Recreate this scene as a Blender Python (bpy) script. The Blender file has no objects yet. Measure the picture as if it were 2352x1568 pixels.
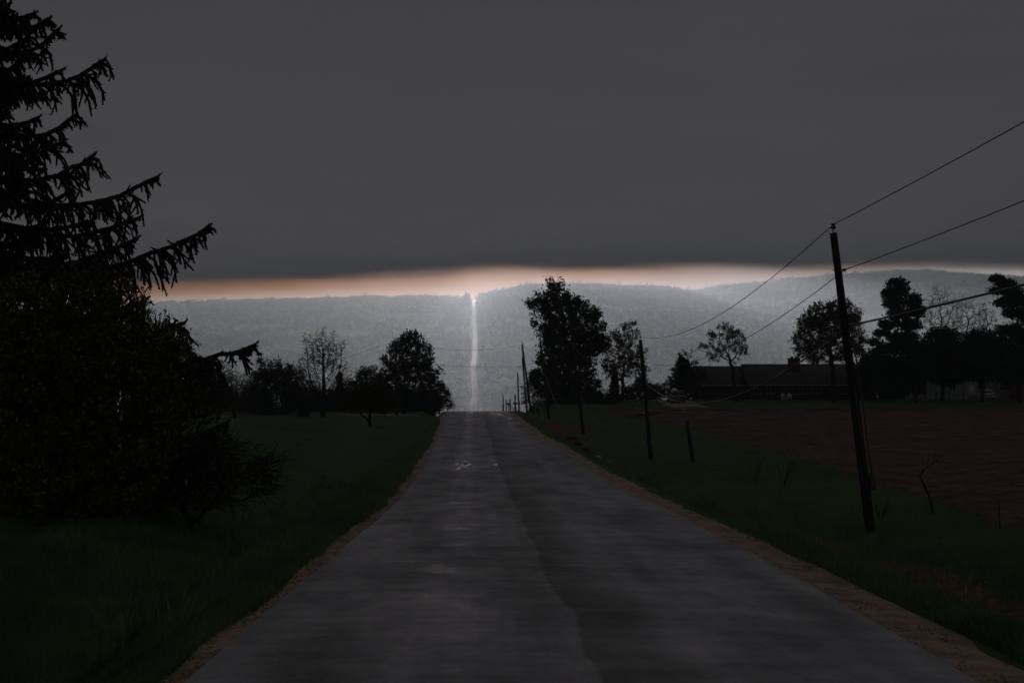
import bpy, math, random
import numpy as np
from mathutils import Vector

# ------------------------------------------------------------------ camera, sky, sun, exposure
sc = bpy.context.scene
R = math.radians
F = 3267.0                      # focal length in pixels of a 2352-wide picture (50 mm on 36 mm)
VX, VY = 1088.0, 784.0          # where the road direction and the level horizon fall in that picture
CAMZ = 2.23

cam_d = bpy.data.cameras.new('camera')
cam = bpy.data.objects.new('camera', cam_d)
sc.collection.objects.link(cam)
cam.location = (0, 0, CAMZ)
cam.rotation_euler = (R(90), 0, 0)
cam_d.sensor_width = 36.0
cam_d.lens = 36.0 * F / 2352.0
cam_d.shift_x = (1176 - VX) / 2352.0
cam_d.clip_start = 0.1
cam_d.clip_end = 90000.0
sc.camera = cam

SUN_AZ = 0.6                    # degrees right of the road direction
SUN_EL = 4.5                    # low sun straight ahead, behind the edge of the storm cloud
CLOUD_H = 182.0                 # height of the cloud base
CLOUD_RGB = (0.00768, 0.00728, 0.00778)
HAZE_DENSITY = 0.00031

world = bpy.data.worlds.new('World'); sc.world = world
world.use_nodes = True
wn, wl = world.node_tree.nodes, world.node_tree.links
wn.clear()
w_out = wn.new('ShaderNodeOutputWorld'); w_bg = wn.new('ShaderNodeBackground')
w_sky = wn.new('ShaderNodeTexSky'); w_sky.sky_type = 'NISHITA'; w_sky.sun_disc = False
w_sky.sun_elevation = R(SUN_EL); w_sky.sun_rotation = R(SUN_AZ)
w_sky.air_density = 1.0; w_sky.dust_density = 0.6; w_sky.ozone_density = 1.0
w_mix = wn.new('ShaderNodeMix'); w_mix.data_type = 'RGBA'; w_mix.blend_type = 'MULTIPLY'
w_mix.inputs[0].default_value = 1.0
w_mix.inputs[7].default_value = (0.044, 0.0365, 0.076, 1)
wl.new(w_sky.outputs[0], w_mix.inputs[6]); wl.new(w_mix.outputs[2], w_bg.inputs[0])
w_bg.inputs[1].default_value = 0.05
wl.new(w_bg.outputs[0], w_out.inputs[0])

sun_d = bpy.data.lights.new('sun', 'SUN')
sun_d.energy = 2.7; sun_d.angle = R(2.2); sun_d.color = (1.0, 0.89, 0.86)
sun = bpy.data.objects.new('sun', sun_d); sc.collection.objects.link(sun)
sun.rotation_euler = (-R(90 - SUN_EL), 0, -R(SUN_AZ))
sun.location = (0, 3000, 400)

vs = sc.view_settings
vs.view_transform = 'Standard'; vs.look = 'None'; vs.gamma = 1.0; vs.exposure = 2.9
vs.use_curve_mapping = False
cy = sc.cycles
cy.use_denoising = True
try: cy.denoiser = 'OPENIMAGEDENOISE'
except Exception: pass
cy.max_bounces = 6; cy.diffuse_bounces = 2; cy.glossy_bounces = 3
cy.transparent_max_bounces = 16; cy.volume_bounces = 1
cy.use_adaptive_sampling = False

rng = np.random.default_rng(11)

# ------------------------------------------------------------------ helpers
def PX(px, py, d):
    """point at distance d that the photograph shows at (px, py)"""
    return np.array([(px - VX) / F * d, d, CAMZ - (py - VY) / F * d])

def tag(o, label=None, cat=None, group=None, kind=None):
    if label: o['label'] = label
    if cat: o['category'] = cat
    if group: o['group'] = group
    if kind: o['kind'] = kind
    return o

def link(o, parent=None):
    sc.collection.objects.link(o)
    if parent is not None: o.parent = parent
    return o

def empty(name, loc, label, cat, group=None, rz=0.0):
    o = bpy.data.objects.new(name, None)
    o.empty_display_size = 0.3
    o.location = Vector([float(v) for v in loc]); o.rotation_euler = (0, 0, rz)
    link(o); tag(o, label, cat, group)
    return o

def mesh(name, V, Fs, mat, parent=None, smooth=False):
    """V (n,3); Fs: list of int arrays (k,3) or (k,4)"""
    V = np.asarray(V, dtype=np.float32)
    if isinstance(Fs, np.ndarray): Fs = [Fs]
    Fs = [np.asarray(f, dtype=np.int32) for f in Fs if len(f)]
    m = bpy.data.meshes.new(name)
    m.vertices.add(len(V)); m.vertices.foreach_set('co', V.ravel())
    nl = sum(f.size for f in Fs); nf = sum(len(f) for f in Fs)
    m.loops.add(nl); m.polygons.add(nf)
    m.loops.foreach_set('vertex_index', np.concatenate([f.ravel() for f in Fs]))
    tot = np.concatenate([np.full(len(f), f.shape[1], dtype=np.int32) for f in Fs])
    start = np.concatenate([[0], np.cumsum(tot)[:-1]]).astype(np.int32)
    m.polygons.foreach_set('loop_start', start)
    if smooth: m.polygons.foreach_set('use_smooth', np.ones(nf, dtype=bool))
    m.update(calc_edges=True)
    if mat is not None: m.materials.append(mat)
    o = bpy.data.objects.new(name, m)
    return link(o, parent)

class MB:
    """collects simple solids"""
    def __init__(s): s.V = []; s.Q = []; s.T = []; s.n = 0
    def add(s, V, Q=None, T=None):
        V = np.asarray(V, float)
        if Q is not None and len(Q): s.Q.append(np.asarray(Q) + s.n)
        if T is not None and len(T): s.T.append(np.asarray(T) + s.n)
        s.V.append(V); s.n += len(V); return s
    def box(s, x0, x1, y0, y1, z0, z1):
        V = [(x, y, z) for z in (z0, z1) for y in (y0, y1) for x in (x0, x1)]
        Q = [(0, 2, 3, 1), (4, 5, 7, 6), (0, 1, 5, 4), (2, 6, 7, 3), (0, 4, 6, 2), (1, 3, 7, 5)]
        return s.add(V, Q)
    def hexa(s, V):
        """eight corners, order as box"""
        Q = [(0, 2, 3, 1), (4, 5, 7, 6), (0, 1, 5, 4), (2, 6, 7, 3), (0, 4, 6, 2), (1, 3, 7, 5)]
        return s.add(V, Q)
    def tube(s, pts, rad, n=8, caps=True):
        pts = np.asarray(pts, float); k = len(pts)
        rad = np.full(k, rad, float) if np.isscalar(rad) else np.asarray(rad, float)
        tan = np.gradient(pts, axis=0); tan /= np.linalg.norm(tan, axis=1)[:, None] + 1e-12
        a = np.array([0, 0, 1.0]) if abs(tan[0][2]) < 0.9 else np.array([1.0, 0, 0])
        V = []
        for i in range(k):
            u = np.cross(tan[i], a); u /= np.linalg.norm(u) + 1e-12
            w = np.cross(tan[i], u)
            th = np.arange(n) * 2 * np.pi / n
            V.append(pts[i] + rad[i] * (np.cos(th)[:, None] * u + np.sin(th)[:, None] * w))
        V = np.concatenate(V)
        Q = [(i * n + j, i * n + (j + 1) % n, (i + 1) * n + (j + 1) % n, (i + 1) * n + j) for i in range(k - 1) for j in range(n)]
        T = []
        if caps:
            V = np.vstack([V, pts[0], pts[-1]]); c0, c1 = k * n, k * n + 1
            T = [(c0, (j + 1) % n, j) for j in range(n)] + [(c1, (k - 1) * n + j, (k - 1) * n + (j + 1) % n) for j in range(n)]
        return s.add(V, Q, T)
    def lathe(s, prof, n=12, c=(0, 0, 0)):
        V = []; th = np.arange(n) * 2 * np.pi / n
        for r, z in prof:
            V.append(np.stack([c[0] + r * np.cos(th), c[1] + r * np.sin(th), np.full(n, c[2] + z)], 1))
        k = len(prof)
        Q = [(i * n + j, i * n + (j + 1) % n, (i + 1) * n + (j + 1) % n, (i + 1) * n + j) for i in range(k - 1) for j in range(n)]
        return s.add(np.concatenate(V), Q)
    def build(s, name, mat, parent=None, smooth=False):
        fs = []
        if s.Q: fs.append(np.concatenate(s.Q))
        if s.T: fs.append(np.concatenate(s.T))
        return mesh(name, np.concatenate(s.V), fs, mat, parent, smooth)

def copy_tree(o, parent=None):
    c = o.copy(); link(c); c.parent = parent
    for ch in list(o.children): copy_tree(ch, c)
    return c

# ------------------------------------------------------------------ materials
def nodes_of(m): return m.node_tree.nodes, m.node_tree.links

def mat(name, c0, c1=None, rough=0.8, scale=3.0, bump=0.0, bscale=None, spec=0.3, coat=0.0, metal=0.0, stretch=None, transl=0.0, detail=4.0):
    m = bpy.data.materials.new(name); m.use_nodes = True
    n, l = nodes_of(m); b = n['Principled BSDF']
    b.inputs['Roughness'].default_value = rough
    b.inputs['Specular IOR Level'].default_value = spec
    b.inputs['Metallic'].default_value = metal
    b.inputs['Coat Weight'].default_value = coat
    c1 = c1 or tuple(v * 0.6 for v in c0)
    tc = n.new('ShaderNodeTexCoord'); mp = n.new('ShaderNodeMapping')
    if stretch: mp.inputs['Scale'].default_value = stretch
    l.new(tc.outputs['Object'], mp.inputs[0])
    nz = n.new('ShaderNodeTexNoise'); nz.inputs['Scale'].default_value = scale; nz.inputs['Detail'].default_value = detail
    l.new(mp.outputs[0], nz.inputs['Vector'])
    rp = n.new('ShaderNodeValToRGB'); rp.color_ramp.elements[0].position = 0.35; rp.color_ramp.elements[1].position = 0.65
    rp.color_ramp.elements[0].color = (*c1, 1); rp.color_ramp.elements[1].color = (*c0, 1)
    l.new(nz.outputs[0], rp.inputs[0]); l.new(rp.outputs[0], b.inputs['Base Color'])
    if bump:
        bz = n.new('ShaderNodeTexNoise'); bz.inputs['Scale'].default_value = bscale or scale * 6; bz.inputs['Detail'].default_value = 5
        l.new(mp.outputs[0], bz.inputs['Vector'])
        bp = n.new('ShaderNodeBump'); bp.inputs['Strength'].default_value = bump; bp.inputs['Distance'].default_value = 0.05
        l.new(bz.outputs[0], bp.inputs['Height']); l.new(bp.outputs[0], b.inputs['Normal'])
    if transl:
        tr = n.new('ShaderNodeBsdfTranslucent'); mx = n.new('ShaderNodeMixShader'); mx.inputs[0].default_value = transl
        l.new(rp.outputs[0], tr.inputs[0]); l.new(b.outputs[0], mx.inputs[1]); l.new(tr.outputs[0], mx.inputs[2])
        l.new(mx.outputs[0], n['Material Output'].inputs[0])
    return m

M = {}
M['bark'] = mat('bark', (0.055, 0.046, 0.04), (0.025, 0.021, 0.019), 0.9, 8, 0.5, spec=0.15)
M['twig'] = mat('twig', (0.06, 0.048, 0.042), (0.03, 0.024, 0.022), 0.9, 4, spec=0.15)
M['leaf_spring'] = mat('leaf_spring', (0.085, 0.105, 0.03), (0.05, 0.06, 0.018), 0.6, 1.2, spec=0.2, transl=0.25)
M['leaf_olive'] = mat('leaf_olive', (0.20, 0.185, 0.06), (0.10, 0.10, 0.033), 0.4, 1.6, spec=0.5, transl=0.2)
M['leaf_dark'] = mat('leaf_dark', (0.05, 0.07, 0.026), (0.028, 0.04, 0.016), 0.6, 0.9, spec=0.2, transl=0.2)
M['leaf_bud'] = mat('leaf_bud', (0.10, 0.075, 0.045), (0.06, 0.045, 0.03), 0.7, 1.2, spec=0.15, transl=0.2)
M['needle'] = mat('needle', (0.032, 0.046, 0.022), (0.016, 0.024, 0.012), 0.6, 2.5, spec=0.2)
M['needle_pine'] = mat('needle_pine', (0.032, 0.046, 0.028), (0.018, 0.027, 0.018), 0.6, 1.0, spec=0.2)
M['grass'] = mat('grass_blades', (0.15, 0.27, 0.075), (0.08, 0.17, 0.048), 0.40, 0.35, spec=0.7, transl=0.35)
M['grass_lawn'] = mat('grass_lawn', (0.13, 0.23, 0.07), (0.08, 0.155, 0.048), 0.42, 0.12, spec=0.5, transl=0.3)
M['dandelion'] = mat('dandelion', (0.62, 0.42, 0.02), (0.5, 0.3, 0.02), 0.6, 5)
M['pole_wood'] = mat('pole_wood', (0.06, 0.05, 0.042), (0.03, 0.025, 0.022), 0.85, 3, 0.4, 30, spec=0.2, stretch=(4, 4, 0.4))
M['post_wood'] = mat('post_wood', (0.08, 0.07, 0.058), (0.04, 0.035, 0.03), 0.9, 5, 0.5, 30, spec=0.15, stretch=(4, 4, 0.5))
M['porcelain'] = mat('porcelain', (0.12, 0.09, 0.08), (0.09, 0.06, 0.05), 0.25, 4, spec=0.5)
M['steel'] = mat('galvanised_steel', (0.28, 0.28, 0.29), (0.2, 0.2, 0.21), 0.5, 10, metal=0.7)
M['wire'] = mat('wire_metal', (0.16, 0.16, 0.16), (0.10, 0.10, 0.10), 0.55, 2, metal=0.4)
M['cable'] = mat('cable_sheath', (0.10, 0.10, 0.105), (0.06, 0.06, 0.065), 0.4, 1.5, spec=0.5)
M['brick'] = mat('brown_brick', (0.13, 0.07, 0.05), (0.075, 0.042, 0.032), 0.9, 6, 0.4, 25, spec=0.15)
M['roof'] = mat('roof_shingles', (0.085, 0.082, 0.09), (0.055, 0.053, 0.06), 0.85, 1.2, 0.4, 12, spec=0.25, stretch=(0.6, 3, 3))
M['white_paint'] = mat('white_paint', (0.72, 0.72, 0.72), (0.6, 0.6, 0.6), 0.55, 3)
M['siding'] = mat('white_siding', (0.62, 0.63, 0.65), (0.5, 0.51, 0.53), 0.6, 1.0, spec=0.3)
M['red_barn'] = mat('red_brown_boards', (0.30, 0.10, 0.06), (0.2, 0.07, 0.045), 0.8, 2)
M['fascia'] = mat('fascia_paint', (0.32, 0.31, 0.30), (0.25, 0.24, 0.23), 0.6, 3)
M['door_brown'] = mat('brown_door_paint', (0.10, 0.065, 0.05), (0.07, 0.045, 0.036), 0.6, 3)
M['glass'] = mat('dark_glass', (0.03, 0.034, 0.04), (0.02, 0.022, 0.026), 0.08, 2, spec=0.6)
M['rubber'] = mat('rubber', (0.03, 0.03, 0.03), (0.02, 0.02, 0.02), 0.8, 5)
M['car_grey'] = mat('car_paint_grey', (0.10, 0.10, 0.11), (0.085, 0.085, 0.09), 0.3, 2, spec=0.5, coat=0.8)
M['car_white'] = mat('car_paint_white', (0.6, 0.6, 0.62), (0.55, 0.55, 0.57), 0.3, 2, spec=0.5, coat=0.6)
M['tail_red'] = mat('tail_lamp_red', (0.25, 0.02, 0.02), (0.15, 0.01, 0.01), 0.25, 5, spec=0.5)
M['chrome'] = mat('chrome_trim', (0.6, 0.6, 0.62), (0.5, 0.5, 0.52), 0.2, 5, metal=1.0)
M['mailbox'] = mat('mailbox_metal', (0.20, 0.24, 0.28), (0.14, 0.17, 0.2), 0.5, 5, metal=0.3)
M['flag_red'] = mat('flag_red', (0.4, 0.04, 0.03), (0.3, 0.03, 0.02), 0.5, 5)
M['gravel'] = mat('shoulder_gravel', (0.58, 0.42, 0.29), (0.34, 0.25, 0.18), 0.95, 2.2, 0.8, 45, spec=0.1, detail=8)
M['drive'] = mat('driveway_gravel', (0.42, 0.36, 0.30), (0.3, 0.26, 0.22), 0.95, 1.5, 0.5, 20, spec=0.1)
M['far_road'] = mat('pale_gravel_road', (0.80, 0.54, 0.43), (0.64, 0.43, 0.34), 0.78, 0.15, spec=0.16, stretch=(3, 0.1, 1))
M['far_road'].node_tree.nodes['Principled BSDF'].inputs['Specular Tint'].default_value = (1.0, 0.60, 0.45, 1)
M['tar'] = mat('tar_sealant', (0.012, 0.012, 0.013), (0.008, 0.008, 0.009), 0.45, 4, 0.3, 20, spec=0.4)
M['soil'] = mat('wet_soil', (0.17, 0.092, 0.062), (0.045, 0.025, 0.019), 0.7, 0.8, 1.0, 4, spec=0.25, detail=8, stretch=(0.35, 2.0, 1))
M['ditch_soil'] = mat('ditch_soil', (0.12, 0.065, 0.042), (0.055, 0.03, 0.022), 0.75, 2.5, 0.9, 12, spec=0.25, detail=8)
M['barn_pale'] = mat('pale_barn_wall', (0.5, 0.46, 0.5), (0.4, 0.37, 0.4), 0.7, 0.3)
M['barn_roof'] = mat('barn_roof_sheet', (0.5, 0.44, 0.45), (0.4, 0.35, 0.36), 0.5, 0.3)

def water_mat():
    m = bpy.data.materials.new('puddle_water'); m.use_nodes = True
    n, l = nodes_of(m); b = n['Principled BSDF']
    b.inputs['Base Color'].default_value = (0.03, 0.025, 0.02, 1); b.inputs['Roughness'].default_value = 0.06
    b.inputs['IOR'].default_value = 1.33
    nz = n.new('ShaderNodeTexNoise'); nz.inputs['Scale'].default_value = 9
    bp = n.new('ShaderNodeBump'); bp.inputs['Strength'].default_value = 0.12; bp.inputs['Distance'].default_value = 0.02
    tc = n.new('ShaderNodeTexCoord'); l.new(tc.outputs['Object'], nz.inputs['Vector'])
    l.new(nz.outputs[0], bp.inputs['Height']); l.new(bp.outputs[0], b.inputs['Normal'])
    return m
M['water'] = water_mat()
M['film'] = mat('wet_film', (0.06, 0.058, 0.06), (0.04, 0.039, 0.04), 0.17, 20, 0.12, 60, spec=0.7)

def math_node(n, l, op, a, b=None, clamp=False):
    k = n.new('ShaderNodeMath'); k.operation = op; k.use_clamp = clamp
    for i, v in enumerate((a, b)):
        if v is None: continue
        if isinstance(v, (int, float)): k.inputs[i].default_value = v
        else: l.new(v, k.inputs[i])
    return k.outputs[0]

def map_range(n, l, v, a, b, c, d, smooth=False):
    k = n.new('ShaderNodeMapRange'); k.clamp = True
    if smooth: k.interpolation_type = 'SMOOTHSTEP'
    l.new(v, k.inputs[0])
    for i, x in enumerate((a, b, c, d)): k.inputs[i + 1].default_value = x
    return k.outputs[0]

def noise(n, l, vec, scale, detail=4, rough=0.55, sc3=None):
    if sc3:
        mp = n.new('ShaderNodeMapping'); mp.inputs['Scale'].default_value = sc3; l.new(vec, mp.inputs[0]); vec = mp.outputs[0]
    k = n.new('ShaderNodeTexNoise'); k.inputs['Scale'].default_value = scale; k.inputs['Detail'].default_value = detail
    k.inputs['Roughness'].default_value = rough; l.new(vec, k.inputs['Vector'])
    return k.outputs[0]

def asphalt_mat():
    m = bpy.data.materials.new('worn_wet_asphalt'); m.use_nodes = True
    n, l = nodes_of(m); b = n['Principled BSDF']
    tc = n.new('ShaderNodeTexCoord'); P = tc.outputs['Object']
    sep = n.new('ShaderNodeSeparateXYZ'); l.new(P, sep.inputs[0]); X = sep.outputs[0]
    big = noise(n, l, P, 0.55, 8, 0.66, (1.3, 0.42, 1))            # broad worn patches
    streak = noise(n, l, P, 1.0, 8, 0.7, (0.7, 2.0, 1))         # transverse streaks left by the paver and traffic
    fine = noise(n, l, P, 38, 4, 0.7)
    wob = noise(n, l, P, 0.35, 5, 0.6, (0.1, 1, 1))
    xo = math_node(n, l, 'ADD', X, math_node(n, l, 'MULTIPLY', math_node(n, l, 'SUBTRACT', wob, 0.5), 0.5))
    # darker newer strip along the joint between the lanes
    joint = math_node(n, l, 'MULTIPLY', map_range(n, l, xo, 1.0, 1.07, 0, 1, True), map_range(n, l, xo, 1.12, 2.2, 1, 0, True))
    # polished wheel track in the far lane
    tr = math_node(n, l, 'ABSOLUTE', math_node(n, l, 'ADD', xo, 0.42))
    track = map_range(n, l, tr, 0.12, 0.55, 1, 0, True)
    tr2 = math_node(n, l, 'ABSOLUTE', math_node(n, l, 'SUBTRACT', xo, 3.1))
    track2 = map_range(n, l, tr2, 0.15, 0.8, 1, 0, True)
    v = math_node(n, l, 'MULTIPLY', map_range(n, l, big, 0.34, 0.66, 0.55, 1.4), map_range(n, l, streak, 0.3, 0.7, 0.82, 1.18))
    lane = noise(n, l, P, 1.0, 4, 0.6, (1.5, 0.02, 1))
    v = math_node(n, l, 'MULTIPLY', v, map_range(n, l, lane, 0.3, 0.7, 0.72, 1.25))
    v = math_node(n, l, 'MULTIPLY', v, map_range(n, l, fine, 0.3, 0.7, 0.7, 1.3))
    v = math_node(n, l, 'MULTIPLY', v, math_node(n, l, 'SUBTRACT', 1.0, math_node(n, l, 'MULTIPLY', joint, 0.62)))
    v = math_node(n, l, 'MULTIPLY', v, math_node(n, l, 'ADD', 1.0, math_node(n, l, 'MULTIPLY', track, 0.35)))
    v = math_node(n, l, 'MULTIPLY', v, math_node(n, l, 'ADD', 1.0, math_node(n, l, 'MULTIPLY', track2, 0.2)))
    v = math_node(n, l, 'MULTIPLY', v, 0.235)
    cb = n.new('ShaderNodeCombineColor'); 
    l.new(v, cb.inputs[0]); l.new(math_node(n, l, 'MULTIPLY', v, 0.97), cb.inputs[1]); l.new(math_node(n, l, 'MULTIPLY', v, 0.99), cb.inputs[2])
    l.new(cb.outputs[0], b.inputs['Base Color'])
    # wetness: damp everywhere, standing film in the wheel track
    wetn = noise(n, l, P, 1.3, 5, 0.65, (0.9, 0.5, 1))
    wet = math_node(n, l, 'MULTIPLY', track, map_range(n, l, wetn, 0.47, 0.66, 0, 1, True))
    wet = math_node(n, l, 'MAXIMUM', wet, math_node(n, l, 'MULTIPLY', map_range(n, l, wetn, 0.62, 0.74, 0, 0.7, True), 1.0))
    r = math_node(n, l, 'SUBTRACT', math_node(n, l, 'MULTIPLY', map_range(n, l, streak, 0.3, 0.7, 0.62, 0.42), map_range(n, l, big, 0.34, 0.66, 1.12, 0.85)), math_node(n, l, 'MULTIPLY', wet, 0.24))
    l.new(r, b.inputs['Roughness'])
    b.inputs['Specular IOR Level'].default_value = 0.6
    bp = n.new('ShaderNodeBump'); bp.inputs['Distance'].default_value = 0.008
    l.new(math_node(n, l, 'SUBTRACT', 0.55, math_node(n, l, 'MULTIPLY', wet, 0.4)), bp.inputs['Strength'])
    l.new(fine, bp.inputs['Height']); l.new(bp.outputs[0], b.inputs['Normal'])
    return m
M['asphalt'] = asphalt_mat()

def ground_mat():
    m = bpy.data.materials.new('ground_cover'); m.use_nodes = True
    n, l = nodes_of(m); b = n['Principled BSDF']
    b.inputs['Roughness'].default_value = 0.9; b.inputs['Specular IOR Level'].default_value = 0.1
    tc = n.new('ShaderNodeTexCoord'); P = tc.outputs['Object']
    nz = noise(n, l, P, 0.22, 8, 0.65); nf = noise(n, l, P, 3.5, 6, 0.7)
    rp = n.new('ShaderNodeValToRGB')
    rp.color_ramp.elements[0].position = 0.3; rp.color_ramp.elements[0].color = (0.055, 0.11, 0.036, 1)
    rp.color_ramp.elements[1].position = 0.7; rp.color_ramp.elements[1].color = (0.095, 0.17, 0.055, 1)
    l.new(math_node(n, l, 'ADD', math_node(n, l, 'MULTIPLY', nz, 0.6), math_node(n, l, 'MULTIPLY', nf, 0.4)), rp.inputs[0])
    col = rp.outputs[0]
    def over(attr, ca, cb_, scale, col):
        at = n.new('ShaderNodeAttribute'); at.attribute_name = attr
        q = n.new('ShaderNodeValToRGB'); q.color_ramp.elements[0].color = (*ca, 1); q.color_ramp.elements[1].color = (*cb_, 1)
        q.color_ramp.elements[0].position = 0.35; q.color_ramp.elements[1].position = 0.65
        l.new(noise(n, l, P, scale, 6, 0.6), q.inputs[0])
        mx = n.new('ShaderNodeMix'); mx.data_type = 'RGBA'
        l.new(at.outputs['Fac'], mx.inputs[0]); l.new(col, mx.inputs[6]); l.new(q.outputs[0], mx.inputs[7])
        return mx.outputs[2]
    col = over('soil', (0.08, 0.042, 0.028), (0.19, 0.105, 0.07), 2.5, col)
    col = over('wood', (0.04, 0.05, 0.024), (0.075, 0.07, 0.04), 0.02, col)
    col = over('meadow', (0.16, 0.27, 0.06), (0.24, 0.36, 0.10), 0.012, col)
    l.new(col, b.inputs['Base Color'])
    bp = n.new('ShaderNodeBump'); bp.inputs['Strength'].default_value = 0.7; bp.inputs['Distance'].default_value = 0.08
    l.new(noise(n, l, P, 7, 6, 0.7), bp.inputs['Height']); l.new(bp.outputs[0], b.inputs['Normal'])
    return m
M['ground'] = ground_mat()

def forest_mat(name, ca, cb_, cc, transl):
    m = bpy.data.materials.new(name); m.use_nodes = True
    n, l = nodes_of(m); b = n['Principled BSDF']
    b.inputs['Roughness'].default_value = 0.8; b.inputs['Specular IOR Level'].default_value = 0.1
    oi = n.new('ShaderNodeObjectInfo'); ge = n.new('ShaderNodeNewGeometry')
    nz = noise(n, l, ge.outputs['Position'], 0.006, 4, 0.55, (1, 0.45, 1))
    f = math_node(n, l, 'ADD', math_node(n, l, 'MULTIPLY', nz, 0.75), math_node(n, l, 'MULTIPLY', oi.outputs['Random'], 0.32))
    rp = n.new('ShaderNodeValToRGB'); e = rp.color_ramp.elements
    e[0].position = 0.40; e[0].color = (*ca, 1); e[1].position = 0.72; e[1].color = (*cc, 1)
    k = e.new(0.55); k.color = (*cb_, 1)
    l.new(f, rp.inputs[0]); l.new(rp.outputs[0], b.inputs['Base Color'])
    tr = n.new('ShaderNodeBsdfTranslucent'); mx = n.new('ShaderNodeMixShader'); mx.inputs[0].default_value = transl
    l.new(rp.outputs[0], tr.inputs[0]); l.new(b.outputs[0], mx.inputs[1]); l.new(tr.outputs[0], mx.inputs[2]); l.new(mx.outputs[0], n['Material Output'].inputs[0])
    return m
M['wood_decid'] = forest_mat('woodland_leaves', (0.025, 0.045, 0.028), (0.10, 0.13, 0.05), (0.28, 0.34, 0.09), 0.5)
M['wood_conif'] = forest_mat('woodland_needles', (0.014, 0.024, 0.02), (0.02, 0.034, 0.024), (0.035, 0.05, 0.03), 0.1)

# ------------------------------------------------------------------ terrain functions
GRADE = 0.0539                  # the near road falls gently away from the camera
def smooth_table(ys, zs, sig=6.0, lo=-700.0, hi=4200.0, n=4901):
    g = np.linspace(lo, hi, n); v = np.interp(g, ys, zs)
    dx = g[1] - g[0]; k = int(4 * sig / dx) + 1
    w = np.exp(-0.5 * (np.arange(-k, k + 1) * dx / sig) ** 2); w /= w.sum()
    v = np.convolve(np.pad(v, k, mode='edge'), w, mode='valid')
    return lambda y: np.interp(y, g, v)
# heights along the road above the falling line -GRADE*Y
_roadv = smooth_table([-700, 0, 45, 63, 80, 97, 115, 138, 150, 165, 178, 200, 240, 285, 390, 600, 1000, 1250],
                      [0, 0, 0.0, 0.25, 0.60, 1.0, 1.5, 2.2, 2.6, 3.02, 3.12, 2.75, 1.9, 0.9, -2.0, -14, -48, -42], 5.0)
_hill = smooth_table([-700, 850, 950, 1050, 1150, 1250, 1700, 2350, 2900, 3390, 3700, 4200],
                     [-90, -90, -94, -92, -76, -60, -24, 23.0, 66, 103, 103, 98], 30.0)
def road_z(Y):
    Y = np.asarray(Y, float)
    near = _roadv(Y) - GRADE * Y
    far = _hill(Y)
    w = np.clip((Y - 600) / 300, 0, 1); w = w * w * (3 - 2 * w)
    return near * (1 - w) + far * w

# skyline of the far ridge (picture px -> picture py), taken to heights at the ridge
_sky_px = np.array([-400, 0, 300, 500, 700, 850, 1000, 1060, 1090, 1130, 1200, 1300, 1400, 1500, 1580, 1640, 1700, 1850, 2352, 2900], float)
_sky_py = np.array([704, 704, 702, 698, 692, 688, 686, 688, 692, 676, 664, 659, 660, 666, 674, 679, 684, 690, 700, 700], float)
RIDGE_Y = 3390.0
_ridge_x = (_sky_px - VX) / F * RIDGE_Y
_ridge_z = CAMZ + (VY - _sky_py) / F * RIDGE_Y - 103.0
# a nearer shoulder of high ground on the right
_sh_px = np.array([-400, 1450, 1560, 1620, 1700, 1760, 1850, 1950, 2050, 2130, 2160, 2250, 2352, 2700], float)
_sh_py = np.array([1000, 1000, 700, 672, 661, 656, 645, 637, 629, 627, 634, 640, 644, 650], float)
SH_Y = 3300.0
_sh_x = (_sh_px - VX) / F * SH_Y
_sh_z = CAMZ + (VY - _sh_py) / F * SH_Y
_sh2_py = np.array([1000, 1000, 1000, 700, 692, 688, 675, 668, 672, 676, 680, 684, 690, 700], float)
SH2_Y = 2900.0
_sh2_x = (_sh_px - VX) / F * SH2_Y
_sh2_z = CAMZ + (VY - _sh2_py) / F * SH2_Y

_right = smooth_table([-700, 0, 40, 72, 100, 119, 140, 160, 180, 190, 200, 235, 260, 400],
                      [-0.5, -0.8, -0.9, -0.9, -0.5, 0.0, 1.0, 2.1, 3.35, 4.25, 4.85, 5.2, 4.4, -2.0], 4.0)
_left = smooth_table([-700, 0, 40, 90, 130, 178, 190, 220, 260, 400],
                     [0.2, 0.05, -0.02, 0.7, 1.45, 2.3, 2.9, 3.3, 3.0, -2.0], 6.0)

EDGE_Y = [-60, 0, 12, 20, 35, 50, 63, 80, 100, 120, 140, 165, 200, 600]
EDGE_L = [-2.5, -2.5, -2.5, -2.35, -2.05, -2.0, -2.1, -2.2, -2.35, -2.6, -2.8, -2.93, -2.95, -2.95]
EDGE_R = [4.2, 4.2, 4.3, 4.5, 4.75, 4.75, 4.7, 4.55, 4.35, 4.15, 4.0, 3.95, 3.9, 3.9]
def edge_l(Y): return np.interp(Y, EDGE_Y, EDGE_L)
def edge_r(Y): return np.interp(Y, EDGE_Y, EDGE_R)
def sstep(a, b, x):
    t = np.clip((x - a) / (b - a), 0, 1); return t * t * (3 - 2 * t)

def wave(X, Y, s, seed):
    """cheap smooth noise"""
    r = np.random.default_rng(seed); o = np.zeros(np.broadcast(X, Y).shape)
    for i in range(7):
        a = r.uniform(0, 2 * np.pi); k = s * r.uniform(0.6, 2.2); p = r.uniform(0, 6.28)
        o = o + np.sin((X * np.cos(a) + Y * np.sin(a)) * k + p)
    return o / 7.0

def field_left_x(Y):
    return np.interp(Y, [0, 30, 42, 72, 100, 119, 140, 152, 165, 175], [13.5, 14.2, 15.3, 20, 22.5, 23.2, 22.3, 21, 17.5, 17.0])

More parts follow.
